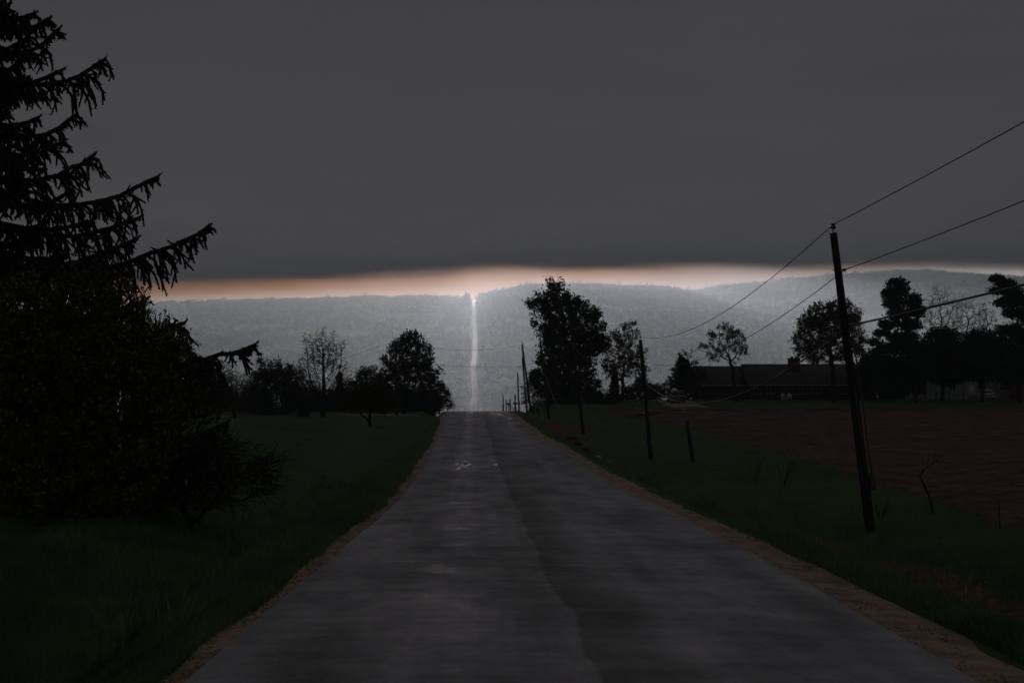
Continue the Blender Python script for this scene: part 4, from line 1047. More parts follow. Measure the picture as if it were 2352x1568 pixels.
def pine(label, base, d, clumps, trunk_top, seed, r_root=0.3, leaf=0.24, per=1100):
    """old pine: needle clumps held out on limbs from a straight trunk; clumps in picture px (px, py, rx, ry, depth offset)"""
    r = np.random.default_rng(seed); b = PX(base[0], base[1], d); b[2] = float(ground_z(b[0], b[1])) - 0.08
    root = empty('pine_tree', b, label, 'tree')
    top = PX(trunk_top[0], trunk_top[1], d); n = 10
    tp = [b + (top - b) * t for t in np.linspace(0, 1, n)]
    t = MB(); t.tube(np.array(tp) - b, np.linspace(r_root, 0.05, n), 9); t.build('trunk', M['bark'], root, True)
    E = px_ells(d, clumps, 0.9); C, P0, P1 = [], [], []
    for c, rad in E:
        k = max(60, int(per * (rad[0] * rad[2]) / 1.6)); u = rand_unit(r, k) * (r.random(k) ** 0.4)[:, None]
        # flattened sprays
        lay = np.round((u[:, 2] + 1) * 2.5) / 2.5 - 1; u[:, 2] = 0.4 * lay + 0.6 * u[:, 2] + 0.16 * r.normal(size=k)
        C.append(c + u * np.asarray(rad) * (1 + 0.15 * r.normal(size=(k, 1))))
        s0 = min(1.0, max(0.2, (c[2] - 0.6 * np.hypot(c[0] - b[0], c[1] - b[1]) * 0.5 - b[2]) / (top[2] - b[2])))
        st = b + (top - b) * s0; mid = (st + c) / 2 + np.array([0, 0, 0.15])
        P0 += [st, mid]; P1 += [mid, c]
        for q in range(7):
            e = c + rand_unit(r, 1)[0] * np.asarray(rad) * 0.8; P0.append(c); P1.append(e)
    V, Q = segs(np.array(P0) - b, np.array(P1) - b, np.full(len(P0), 0.05), np.full(len(P0), 0.03), 4)
    C = np.concatenate(C); V2, Q2 = leaves(r, C - b, leaf, aspect=0.55)
    two_mat('crown', np.vstack([V, V2]), np.vstack([Q, Q2 + len(V)]), len(Q), M['bark'], M['needle_pine'], root)
    return root
pine('tall twin-headed pine left of the bare trees at the white house', (2103, 917), 192, [(2060, 650, 26, 12), (2045, 672, 22, 12), (2068, 668, 24, 14), (2055, 695, 28, 16), (2100, 690, 20, 18), (2105, 715, 22, 16), (2065, 722, 30, 16), (2040, 745, 24, 12), (2090, 745, 30, 16), (2025, 765, 22, 10), (2075, 775, 42, 16), (2010, 785, 18, 8), (2050, 800, 45, 14), (2110, 800, 40, 20), (2030, 830, 44, 18), (2085, 835, 50, 20), (2120, 850, 40, 22), (2060, 865, 46, 20), (2030, 885, 30, 16)], (2080, 655), 61)
pine('pine with a lopsided flat head at the right picture edge', (2341, 917), 194, [(2290, 640, 20, 10), (2310, 652, 26, 12), (2285, 668, 18, 8), (2325, 672, 30, 14), (2345, 690, 26, 14), (2310, 695, 28, 12), (2330, 718, 30, 14), (2360, 725, 30, 18), (2325, 760, 44, 16), (2360, 775, 40, 20), (2300, 790, 40, 16), (2350, 815, 50, 20), (2310, 835, 44, 20), (2370, 850, 40, 24), (2330, 868, 40, 16)], (2335, 645), 62)
pine('wide-skirted dark pine just right of the twin-headed pine', (2165, 916), 196, [(2165, 770, 40, 18), (2150, 800, 48, 20), (2185, 800, 44, 20), (2165, 830, 60, 22), (2200, 845, 40, 20), (2140, 855, 44, 18), (2175, 870, 48, 14)], (2165, 765), 63)
pine('wide-skirted dark pine in front of the white house wall', (2256, 917), 193, [(2250, 775, 40, 18), (2230, 800, 44, 18), (2275, 800, 44, 20), (2245, 830, 56, 22), (2290, 838, 40, 20), (2220, 855, 38, 16), (2265, 862, 40, 16)], (2255, 765), 64)
broad_tree('bare_tree', 'tall bare budding tree between the two big pines', 'tree', (2160, 910), 212, [(2165, 690, 34, 36), (2145, 710, 26, 40), (2185, 720, 26, 40), (2165, 745, 50, 40), (2165, 790, 50, 40)], 830, 520, 0.5, 0.5, 0.3, 0.016, 2560, 0.11, 'leaf_bud', 0.3, 3, 0.9, seed=65, up=0.25)
broad_tree('bare_tree', 'thin bare tree left of the lopsided pine', 'tree', (2222, 910), 214, [(2212, 705, 20, 30), (2232, 720, 26, 34), (2222, 755, 40, 40), (2220, 795, 40, 40)], 830, 380, 0.5, 0.5, 0.24, 0.015, 1760, 0.11, 'leaf_bud', 0.3, 3, 0.9, seed=66, up=0.25)
broad_tree('bare_tree', 'short bare tree directly left of the lopsided pine', 'tree', (2262, 910), 216, [(2262, 725, 22, 28), (2268, 755, 24, 34), (2255, 790, 34, 34)], 830, 300, 0.5, 0.5, 0.2, 0.015, 1440, 0.11, 'leaf_bud', 0.3, 3, 0.8, seed=67, up=0.25)
broad_tree('garden_tree', 'dark garden tree filling the gap between the maple and the twin-headed pine', 'tree', (2020, 914), 199, [(2010, 835, 34, 30), (1990, 855, 26, 24), (2035, 860, 34, 26), (2010, 880, 40, 16)], 890, 320, 0.42, 0.46, 0.16, 0.012, 7800, 0.18, 'leaf_dark', 0.35, 2, 0.5, seed=68, fill=0.9)

for i, (px, w, h, lb) in enumerate([(2045, 40, 60, 'low garden hedge bush between the bungalow and the twin-headed pine'), (2098, 40, 62, 'low garden hedge bush behind the white chairs')]):
    broad_tree('hedge_bush', lb, 'bush', (px, 917), 211, [(px, 908, w, 12), (px, 915 - h * 0.45, w, h * 0.5), (px + 10, 915 - h * 0.7, w * 0.5, h * 0.35)], 905, 260, 0.45, 0.5, 0.12, 0.012, 5200, 0.2, 'leaf_dark', 0.45, 2, 0.6, seed=70 + i, group='garden hedge bushes', fill=0.8)

# bare sapling and weed stalks on the bank
def sapling():
    d = 47.0; b = PX(2143, 1172, d); b[2] = float(ground_z(b[0], b[1])) - 0.03; k = d / F
    root = empty('bare_sapling', b, 'crooked bare sapling on the grass bank at the field edge', 'sapling')
    def pt(px, py, dy=0): return PX(px, py, d + dy) - b
    t = MB(); base = (0, 0, 0)
    t.tube([base, pt(2138, 1150), pt(2128, 1125), pt(2120, 1108), pt(2112, 1092), pt(2117, 1085)], [0.045, 0.04, 0.035, 0.03, 0.026, 0.022], 6); t.build('trunk', M['bark'], root, True)
    for path, r0 in [([(2115, 1090), (2125, 1075), (2140, 1068), (2150, 1058), (2165, 1048), (2172, 1040)], 0.02), ([(2117, 1085), (2122, 1068), (2118, 1050)], 0.012), ([(2135, 1142), (2136, 1125), (2133, 1112)], 0.012),
                     ([(2140, 1068), (2146, 1052), (2148, 1036), (2140, 1022)], 0.012), ([(2150, 1058), (2158, 1062), (2166, 1060)], 0.008), ([(2146, 1052), (2152, 1040), (2160, 1030)], 0.008), ([(2125, 1075), (2130, 1060), (2138, 1045)], 0.008)]:
        br = MB(); br.tube([pt(x, y, 0.1 * i * (1 if i % 2 else -1)) for i, (x, y) in enumerate(path)], np.linspace(r0, r0 * 0.4, len(path)), 5)
        br.build('branch', M['twig'], root)
sapling()
def weed(px, py, d, h, label, seed):
    r = np.random.default_rng(seed); b = PX(px, py, d); b[2] = float(ground_z(b[0], b[1])) - 0.02
    root = empty('weed_stalks', b, label, 'weeds')
    m = MB(); lf = []
    for i in range(5):
        a = r.uniform(0, 6.28); tip = np.array([math.cos(a) * h * 0.35, math.sin(a) * h * 0.35, h * r.uniform(0.7, 1.0)]); m.tube([(0, 0, 0), tip * 0.5 + np.array([0, 0, 0.05]), tip], [0.012, 0.008, 0.004], 4); lf += [tip * q for q in (0.5, 0.7, 0.85, 0.95, 1.0)]
    m.build('stalk', M['twig'], root)
    C = np.repeat(np.array(lf), 4, 0); C = C + r.normal(size=C.shape) * 0.05; V, Q = leaves(r, C, 0.045); mesh('leaves', V, Q, M['leaf_bud'], root)
weed(1735, 1082, 70, 1.2, 'leafy weed stalks on the bank between the stub post and the nearest pole', 3)
weed(1800, 1090, 66, 1.4, 'taller weed stalks on the bank nearer the leaning pole', 4)
weed(2025, 1200, 43, 0.6, 'dead weed stalk in the grass right of the leaning pole', 5)

# ------------------------------------------------------------------ utility poles
def pole(label, top, base, d, seed, tcl=None, rt=0.115, rb=0.155, neutral=None, box=False, stub=False, dtop=0.0, guard=False):
    """top / base: picture points of the shaft"""
    b = PX(base[0], base[1], d); t = PX(top[0], top[1], d + dtop)
    b2 = b.copy(); b2[2] = min(b[2], float(ground_z(b[0], b[1]))) - 0.1
    root = empty('utility_pole', b2, label, 'utility pole', 'wooden utility poles along the road')
    m = MB(); q = np.linspace(0, 1, 6); pts = b2[None] * (1 - q[:, None]) + t[None] * q[:, None] - b2
    m.tube(pts, np.interp(q, [0, 1], [rb, rt]), 12); m.build('shaft', M['pole_wood'], root, True)
    T = t - b2; ax = (t - b2) / np.linalg.norm(t - b2)
    i = MB(); i.tube([T - ax * 0.02, T + ax * 0.12], 0.018, 6); i.build('insulator_pin', M['steel'], root)
    i = MB(); i.lathe([(0.0, 0.10), (0.05, 0.10), (0.085, 0.14), (0.085, 0.17), (0.05, 0.18), (0.04, 0.20), (0.065, 0.22), (0.06, 0.26), (0.0, 0.27)], 10, T); i.build('insulator', M['porcelain'], root, True)
    at = {'top': t + np.array([0, 0, 0.23])}
    L = np.linalg.norm(t - b2)
    if neutral is not None:
        p = t - ax * neutral - b2
        k = MB(); k.tube([p + (-0.16, 0, 0), p + (0.24, 0, 0)], 0.016, 6); k.build('bracket', M['steel'], root)
        k = MB(); k.tube([p + (0.17, -0.06, 0), p + (0.17, 0.06, 0)], [0.045, 0.045], 8); k.build('spool_insulator', M['porcelain'], root)
        at['neutral'] = p + b2 + np.array([0.19, 0, 0])
    if tcl is not None:
        p = t - ax * tcl - b2
        k = MB(); k.box(p[0] - 0.03, p[0] + 0.22, p[1] - 0.05, p[1] + 0.05, p[2] - 0.06, p[2] + 0.06); k.build('cable_clamp', M['steel'], root)
        at['cable'] = p + b2 + np.array([0.17, 0, 0])
    if box:
        p0 = b2 + (t - b2) * 0.19 + np.array([0.18, -0.05, 0]) - b2
        k = MB(); k.lathe([(0.0, -0.30), (0.085, -0.29), (0.095, -0.22), (0.095, 0.12), (0.07, 0.19), (0.03, 0.22), (0, 0.22)], 10, p0 + (0.04, 0, 0)); k.build('cable_closure', M['cable'], root, True)
        k = MB(); a0 = b2 + (t - b2) * 0.655 - b2
        k.tube([a0 + (0.16, -0.03, 0), b2 + (t - b2) * 0.55 - b2 + (0.20, -0.04, 0), b2 + (t - b2) * 0.4 - b2 + (0.215, -0.05, 0), b2 + (t - b2) * 0.28 - b2 + (0.20, -0.05, 0), p0 + (0.02, 0, 0.2)], 0.022, 6)
        k.tube([a0 + (0.02, -0.12, 0.05), a0 + (0.06, -0.16, -0.2), a0 + (0.1, -0.17, -0.34), a0 + (0.08, -0.15, -0.45)], 0.014, 6)
        k.build('riser_cable', M['cable'], root, True)
        k = MB(); q_ = b2 + (t - b2) * 0.5 - b2; q2 = b2 + (t - b2) * 0.12 - b2
        k.tube([q_ + (0.02, -0.15, 0), q2 + (0.03, -0.165, 0)], 0.01, 5); k.build('ground_wire', M['wire'], root)
    return at
PO = {}
PO[1] = pole('nearest big utility pole leaning left beside the ditch', (1914, 535), (2001, 1224), 39.0, 1, tcl=2.55, neutral=1.02, box=True, rt=0.10, rb=0.145)
PO[2] = pole('second nearest utility pole, in front of the parked car', (1471, 780), (1497, 1073), 96.0, 2, tcl=3.0, neutral=1.5, rt=0.115, rb=0.16)
PO[3] = pole('third utility pole from the camera, against the tall dark tree', (1317, 800), (1343, 1021), 134.0, 3, tcl=4.6, neutral=2.0)
PO[4] = pole('fourth utility pole from the camera, left of the tall dark tree', (1241, 783), (1262, 968), 166.0, 4, tcl=3.9, neutral=2.0)
PO[5] = pole('utility pole at the crest carrying the wires that cross the road', (1199, 790), (1221, 952), 192.0, 5, tcl=4.6, neutral=1.8)
PO[6] = pole('shorter pole close behind the crossing-wire pole', (1200, 822), (1212, 948), 216.0, 6)
PO[7] = pole('pole half sunk behind the crest beside the bare bush', (1189, 858), (1193, 945), 242.0, 7)
PO[8] = pole('pole top behind the right-hand mailbox', (1183, 906), (1185, 950), 285.0, 8, rt=0.13)
PO[9] = pole('pole top between the two mailboxes', (1171.5, 915), (1173, 955), 320.0, 9, rt=0.13)
PO[10] = pole('pole top just left of the left-hand mailbox', (1162.5, 918), (1164, 960), 355.0, 10, rt=0.14)
PO[11] = pole('farthest pole top, leftmost beyond the crest', (1155, 906), (1159, 962), 390.0, 11, rt=0.16)
PO[12] = pole('utility pole left of the road beside the dark leafy tree', (909, 787), (912, 950), 184.0, 12, tcl=1.7)
# pole behind the photographer's right shoulder that the near wires run to
pb = np.array([12.6, -16.0, 0.0]); pb[2] = float(ground_z(pb[0], pb[1])) - 0.1
root0 = empty('utility_pole', pb, 'utility pole beside the road behind the camera position', 'utility pole', 'wooden utility poles along the road')
m0 = MB(); m0.tube([(0, 0, 0), (0.05, 0, 11.3)], [0.16, 0.11], 12); m0.build('shaft', M['pole_wood'], root0, True)
m0 = MB(); m0.lathe([(0, 11.25), (0.08, 11.3), (0.08, 11.38), (0.05, 11.5), (0, 11.52)], 10, (0.05, 0, 0)); m0.build('insulator', M['porcelain'], root0, True)

# ------------------------------------------------------------------ wires
def span(m, a, c, sag, rad, k=18, rad2=None):
    q = np.linspace(0, 1, k); p = a[None] * (1 - q[:, None]) + c[None] * q[:, None]; p[:, 2] -= sag * 4 * q * (1 - q)
    m.tube(p, rad if rad2 is None else np.linspace(rad, rad2, k), 6, caps=True)
a0 = {'top': pb + (0.05, 0, 11.5), 'neutral': pb + (0.2, 0, 9.6), 'cable': pb + (0.2, 0, 7.2)}
def line(name, label, key, pts, sags, rad):
    m = MB()
    for (a, c), s_ in zip(zip(pts[:-1], pts[1:]), sags): span(m, a, c, s_, rad)
    tag(m.build(name, M['cable'] if key == 'cable' else M['wire'], None, True), label, 'wire')
line('power_wire', 'topmost thin wire running from pole top to pole top', 'top', [a0['top']] + [PO[i]['top'] for i in (1, 2, 3, 4, 5)], [0.5, 1.1, 1.7, 1.5, 1.0], 0.013)
line('neutral_wire', 'thin wire strung below the topmost wire on the right-hand poles', 'neutral', [a0['neutral']] + [PO[i]['neutral'] for i in (1, 2, 3, 4, 5)], [0.5, 1.1, 2.0, 2.0, 1.2], 0.012)
line('telephone_cable', 'thick sagging cable, lowest on the right-hand poles', 'cable', [a0['cable']] + [PO[i]['cable'] for i in (1, 2, 3, 4, 5)], [0.35, 1.7, 2.7, 2.6, 1.8], 0.028)
lw = MB(); span(lw, PO[5]['top'] - (0, 0, 0.3), PO[12]['top'], 0.95, 0.02); span(lw, PO[12]['top'], PX(520, 860, 245), 1.2, 0.02)
tag(lw.build('crossing_wire', M['wire'], None, True), 'upper wire crossing the road between the two crest poles', 'wire')
lw = MB(); span(lw, PO[5]['neutral'] - (0, 0, 1.3), PO[12]['cable'] + (0, 0, -0.6), 0.35, 0.02); span(lw, PO[12]['cable'] + (0, 0, -0.6), PX(510, 890, 245), 1.2, 0.02)
tag(lw.build('crossing_wire', M['wire'], None, True), 'lower wire crossing the road between the two crest poles', 'wire')
lw = MB(); span(lw, PO[7]['top'] - (0, 0, 2.6), PX(985, 915, 250), 0.6, 0.022)
tag(lw.build('crossing_wire', M['wire'], None, True), 'lowest wire crossing just above the crest of the road', 'wire')
lw = MB(); span(lw, PO[11]['top'] - (0, 0, 1.8), PX(985, 938, 400), 0.5, 0.026)
tag(lw.build('crossing_wire', M['wire'], None, True), 'faint far wire crossing the far road at its foot', 'wire')
for key, lb in (('top', 'faint line of wire linking the pole tops beyond the crest'),):
    m = MB(); seq = [5, 6, 7, 8, 9, 10, 11]
    for a, c in zip(seq[:-1], seq[1:]): span(m, PO[a]['top'], PO[c]['top'], 0.5, 0.010)
    tag(m.build('power_wire', M['wire'], None, True), lb, 'wire')

# ------------------------------------------------------------------ posts, mailboxes
def post(name, label, top, base, d, r0, r1, mt, group=None, n=9):
    b = PX(base[0], base[1], d); b[2] = min(b[2], float(ground_z(b[0], b[1]))) - 0.05; t = PX(top[0], top[1], d)
    r = np.random.default_rng(int(top[0])); m = MB(); q = np.linspace(0, 1, 7); pts = b[None] * (1 - q[:, None]) + t[None] * q[:, None] - b
    pts[1:-1] += r.normal(size=(5, 3)) * r0 * 0.12
    m.tube(pts, np.interp(q, [0, 1], [r0, r1]) * (1 + 0.08 * r.normal(size=7)), n)
    o = m.build(name, mt, None, True); o.location = b; tag(o, label, 'post', group); return o
post('stub_post', 'short thick weathered post standing on the bank between the two nearest poles', (1578, 966), (1592, 1061), 92.0, 0.15, 0.12, M['post_wood'])
post('survey_stake', 'thin reddish stake on the bank at the far right', (2293, 1148), (2299, 1236), 40.0, 0.022, 0.018, M['post_wood'])
for i, (x, y0, y1, lb) in enumerate([(2150, 899, 916, 'first fence post from the left in front of the white house'), (2180, 899, 916, 'second fence post from the left in front of the white house'), (2213, 899, 916, 'third fence post from the left in front of the white house'), (2244, 899, 916, 'fourth fence post from the left in front of the white house')]):
    post('fence_post', lb, (x, y0), (x, y1), 197.0, 0.07, 0.065, M['post_wood'], 'fence posts by the white house')
post('marker_post', 'left of the two thin crooked stakes at the right road edge on the crest', (1151.5, 928), (1154, 947), 172.0, 0.035, 0.03, M['post_wood'])
post('marker_post', 'right of the two thin crooked stakes at the right road edge on the crest', (1154.8, 931), (1154.6, 947), 172.0, 0.035, 0.03, M['post_wood'])
post('marker_post', 'single short stake between the mailboxes on the crest', (1176, 929), (1176.5, 944), 174.0, 0.04, 0.035, M['post_wood'])
def mailbox(px, py, d, label, lean):
    b = PX(px, 944, d); b[2] = float(ground_z(b[0], b[1])) - 0.05; c = PX(px, py, d)
    root = empty('mailbox', b, label, 'mailbox', 'roadside mailboxes on the crest'); h = c[2] - b[2]
    MB().tube([(-lean, 0, 0), (0, 0, h - 0.1)], 0.055, 7).build('post', M['post_wood'], root)
    if lean: MB().tube([(lean, 0, 0), (0, 0, h - 0.1)], 0.04, 7).build('brace', M['post_wood'], root)
    th = np.linspace(0, np.pi, 9); prof = [(-0.14, -0.1)] + [(0.14 * -math.cos(t), 0.06 + 0.14 * math.sin(t)) for t in th] + [(0.14, -0.1)]
    n = len(prof); L = 0.24
    V = [(x_, y_, h + z_) for x_ in (-L, L) for y_, z_ in prof]
    Q = [(i, i + 1, n + i + 1, n + i) for i in range(n - 1)] + [(n - 1, 0, n, 2 * n - 1)]
    ca, cb2 = len(V), len(V) + 1; V += [(-L, 0, h), (L, 0, h)]
    T = [(ca, (i + 1) % n, i) for i in range(n)] + [(cb2, n + i, n + (i + 1) % n) for i in range(n)]
    MB().add(V, Q, T).build('box', M['mailbox'], root)
    MB().box(0.05, 0.09, -0.175, -0.15, h + 0.02, h + 0.26).build('flag', M['flag_red'], root)
mailbox(1168.5, 928, 171.0, 'left-hand roadside mailbox on its single post at the crest', 0.0)
mailbox(1183.5, 927, 173.0, 'right-hand roadside mailbox on crossed posts at the crest', 0.25)

# ------------------------------------------------------------------ houses
def gable_roof(root, name, x0, x1, yf, yb, ze, zr, over, thick, m, gable_mat):
    ym = (yf + yb) / 2; a = MB()
    k = (zr - ze) / (ym - yf); zo = ze - over * k
    V = [(x0 - over, yf - over, zo), (x1 + over, yf - over, zo), (x1 + over, ym, zr), (x0 - over, ym, zr), (x1 + over, yb + over, zo), (x0 - over, yb + over, zo)]
    V = V + [(x, y, z - thick) for x, y, z in V]
    a.add(V, [(0, 1, 2, 3), (3, 2, 4, 5), (7, 6, 9, 8), (8, 9, 11, 10), (0, 6, 7, 1), (5, 4, 10, 11), (0, 3, 9, 6), (3, 5, 11, 9), (1, 7, 8, 2), (2, 8, 10, 4)])
    rf = a.build(name, m, root)
    for x, e in ((x0 + 0.1, 0.2), (x1 - 0.3, 0.2)):
        g = MB(); g.add([(x, yf + 0.05, ze - 0.15), (x, yb - 0.05, ze - 0.15), (x, ym, zr - thick - 0.08), (x + e, yf + 0.05, ze - 0.15), (x + e, yb - 0.05, ze - 0.15), (x + e, ym, zr - thick - 0.08)],
              [(0, 3, 4, 1), (1, 4, 5, 2), (2, 5, 3, 0)], [(0, 1, 2), (3, 5, 4)])
        g.build('gable', gable_mat, root)
    MB().box(x0 - over, x1 + over, yf - over - 0.06, yf - over - 0.012, zo - 0.2, zo + 0.02).build('gutter', M['fascia'], rf)
    return rf
def window(root, x, z, w, h, y=-0.012, frame='fascia', bars=1):
    f = MB(); t = 0.07
    f.box(x - w / 2 - t, x + w / 2 + t, y - 0.06, y, z - t, z); f.box(x - w / 2 - t, x + w / 2 + t, y - 0.06, y, z + h, z + h + t)
    f.box(x - w / 2 - t, x - w / 2, y - 0.055, y, z, z + h); f.box(x + w / 2, x + w / 2 + t, y - 0.055, y, z, z + h)
    for i in range(bars):
        q = x - w / 2 + w * (i + 1) / (bars + 1); f.box(q - 0.025, q + 0.025, y - 0.05, y, z, z + h)
    fr_ = f.build('window', M[frame], root)
    MB().box(x - w / 2, x + w / 2, y - 0.02, y - 0.006, z, z + h).build('pane', M['glass'], fr_)
    MB().box(x - w / 2 - 0.12, x + w / 2 + 0.12, y - 0.11, y, z - t - 0.06, z - t - 0.003).build('sill', M[frame], fr_)
def bungalow():
    d = 200.0; x0 = (1724 - VX) / F * d; x1 = (2014 - VX) / F * d; xl = (1609 - VX) / F * d
    gz = float(ground_z((x0 + x1) / 2, d)); base = CAMZ - (917 - VY) / F * d
    root = empty('brick_bungalow', (x0, d, base - 0.15), 'long low brown brick bungalow with grey roof and chimney across the field', 'house')
    W = x1 - x0; wl_ = xl - x0
    MB().box(0, W, 0, 9, -0.6, 2.55).build('wall', M['brick'], root)
    MB().box(wl_, -0.004, 1.2, 8.4, -0.6, 2.45).build('wall', M['brick'], root)
    rf = gable_roof(root, 'roof', 0, W, 0, 9, 2.5, 5.05, 0.45, 0.18, M['roof'], M['brick'])
    gable_roof(root, 'roof', wl_, -0.5, 1.2, 8.4, 2.4, 4.75, 0.4, 0.18, M['roof'], M['brick'])
    cx = (1822 - VX) / F * (d + 3.5) - x0
    c = MB(); c.box(cx - 0.75, cx + 0.75, 2.6, 3.6, 3.2, 5.75); c.box(cx - 0.82, cx + 0.82, 2.53, 3.67, 5.755, 5.9); c.box(cx - 0.45, cx - 0.15, 2.9, 3.3, 5.905, 6.15); c.box(cx + 0.15, cx + 0.45, 2.9, 3.3, 5.905, 6.15)
    c.build('chimney', M['brick'], rf)
    for px, w in ((1741, 0.9), (1771, 0.9), (1839, 1.9), (1876, 1.0), (1936, 0.9), (1990, 1.2)):
        window(root, (px - VX) / F * d - x0, 1.0, w, 1.15, bars=2 if w > 1.5 else 1)
    dx = (1800 - VX) / F * d - x0
    dr = MB().box(dx - 0.48, dx + 0.48, -0.06, -0.012, 0.15, 2.2).build('door', M['red_barn'], root); MB().box(dx + 0.3, dx + 0.38, -0.1, -0.065, 1.1, 1.2).build('handle', M['steel'], dr)
    gx_ = wl_ + 3.6
    g = MB().box(gx_ - 2.4, gx_ + 2.4, 1.13, 1.188, 0.0, 2.05).build('garage_door', M['door_brown'], root)
    for i in range(4): MB().box(gx_ - 2.38, gx_ + 2.38, 1.105, 1.127, 0.06 + i * 0.5, 0.5 + i * 0.5).build('panel', M['door_brown'], g)
    MB().tube([(wl_ + 0.05, 1.12, 0.0), (wl_ + 0.05, 1.12, 2.3)], 0.05, 6).build('downpipe', M['fascia'], root)
bungalow()
def white_house():
    d = 208.0; x0 = (2131 - VX) / F * d; x1 = x0 + 15.5; base = CAMZ - (916 - VY) / F * d
    root = empty('white_house', (x0, d, base - 0.1), 'white clapboard house half hidden behind the dark pines at far right', 'house')
    W = x1 - x0
    MB().box(0, W, 0.06, 8, -0.8, 4.1).build('wall', M['siding'], root)
    n = 26; h = 4.05 / n
    for i in range(n):
        z = i * h; MB().hexa([(0.16, 0.02, z), (W - 0.16, 0.02, z), (0.16, 0.057, z), (W - 0.16, 0.057, z), (0.16, 0.045, z + h - 0.004), (W - 0.16, 0.045, z + h - 0.004), (0.16, 0.057, z + h - 0.004), (W - 0.16, 0.057, z + h - 0.004)]).build('clapboard', M['siding'], root)
    for x in (0.0, W - 0.15): MB().box(x, x + 0.15, -0.01, 0.055, -0.3, 4.08).build('corner_board', M['white_paint'], root)
    gable_roof(root, 'roof', 0, W, 0.06, 8, 4.05, 6.6, 0.4, 0.16, M['roof'], M['siding'])
    for px, w, z, hh in ((2187, 1.0, 1.4, 1.8), (2310, 1.7, 1.35, 1.15), (2255, 1.0, 1.4, 1.6)):
        window(root, (px - VX) / F * d - x0, z, w, hh, y=0.012, frame='white_paint')
    dx = (2232 - VX) / F * d - x0; dr = MB().box(dx - 0.46, dx + 0.46, -0.03, 0.012, 0.05, 2.1).build('door', M['white_paint'], root); MB().box(dx + 0.3, dx + 0.37, -0.07, -0.035, 1.0, 1.1).build('handle', M['steel'], dr)
white_house()
def shed():
    d = 203.0; x0 = (2341 - VX) / F * d; base = CAMZ - (915 - VY) / F * d
    root = empty('red_shed', (x0, d, base - 0.1), 'rusty red-brown shed cut by the right picture edge behind the pine', 'shed')
    MB().box(0, 4.5, 0.05, 3.4, -0.5, 4.2).build('wall', M['red_barn'], root)
    for i in range(18): MB().box(i * 0.25 + 0.005, i * 0.25 + 0.245, 0.015, 0.047, -0.3, 4.18).build('board', M['red_barn'], root)
    gable_roof(root, 'roof', 0, 4.5, 0.05, 3.4, 4.15, 5.4, 0.25, 0.12, M['roof'], M['red_barn'])
shed()

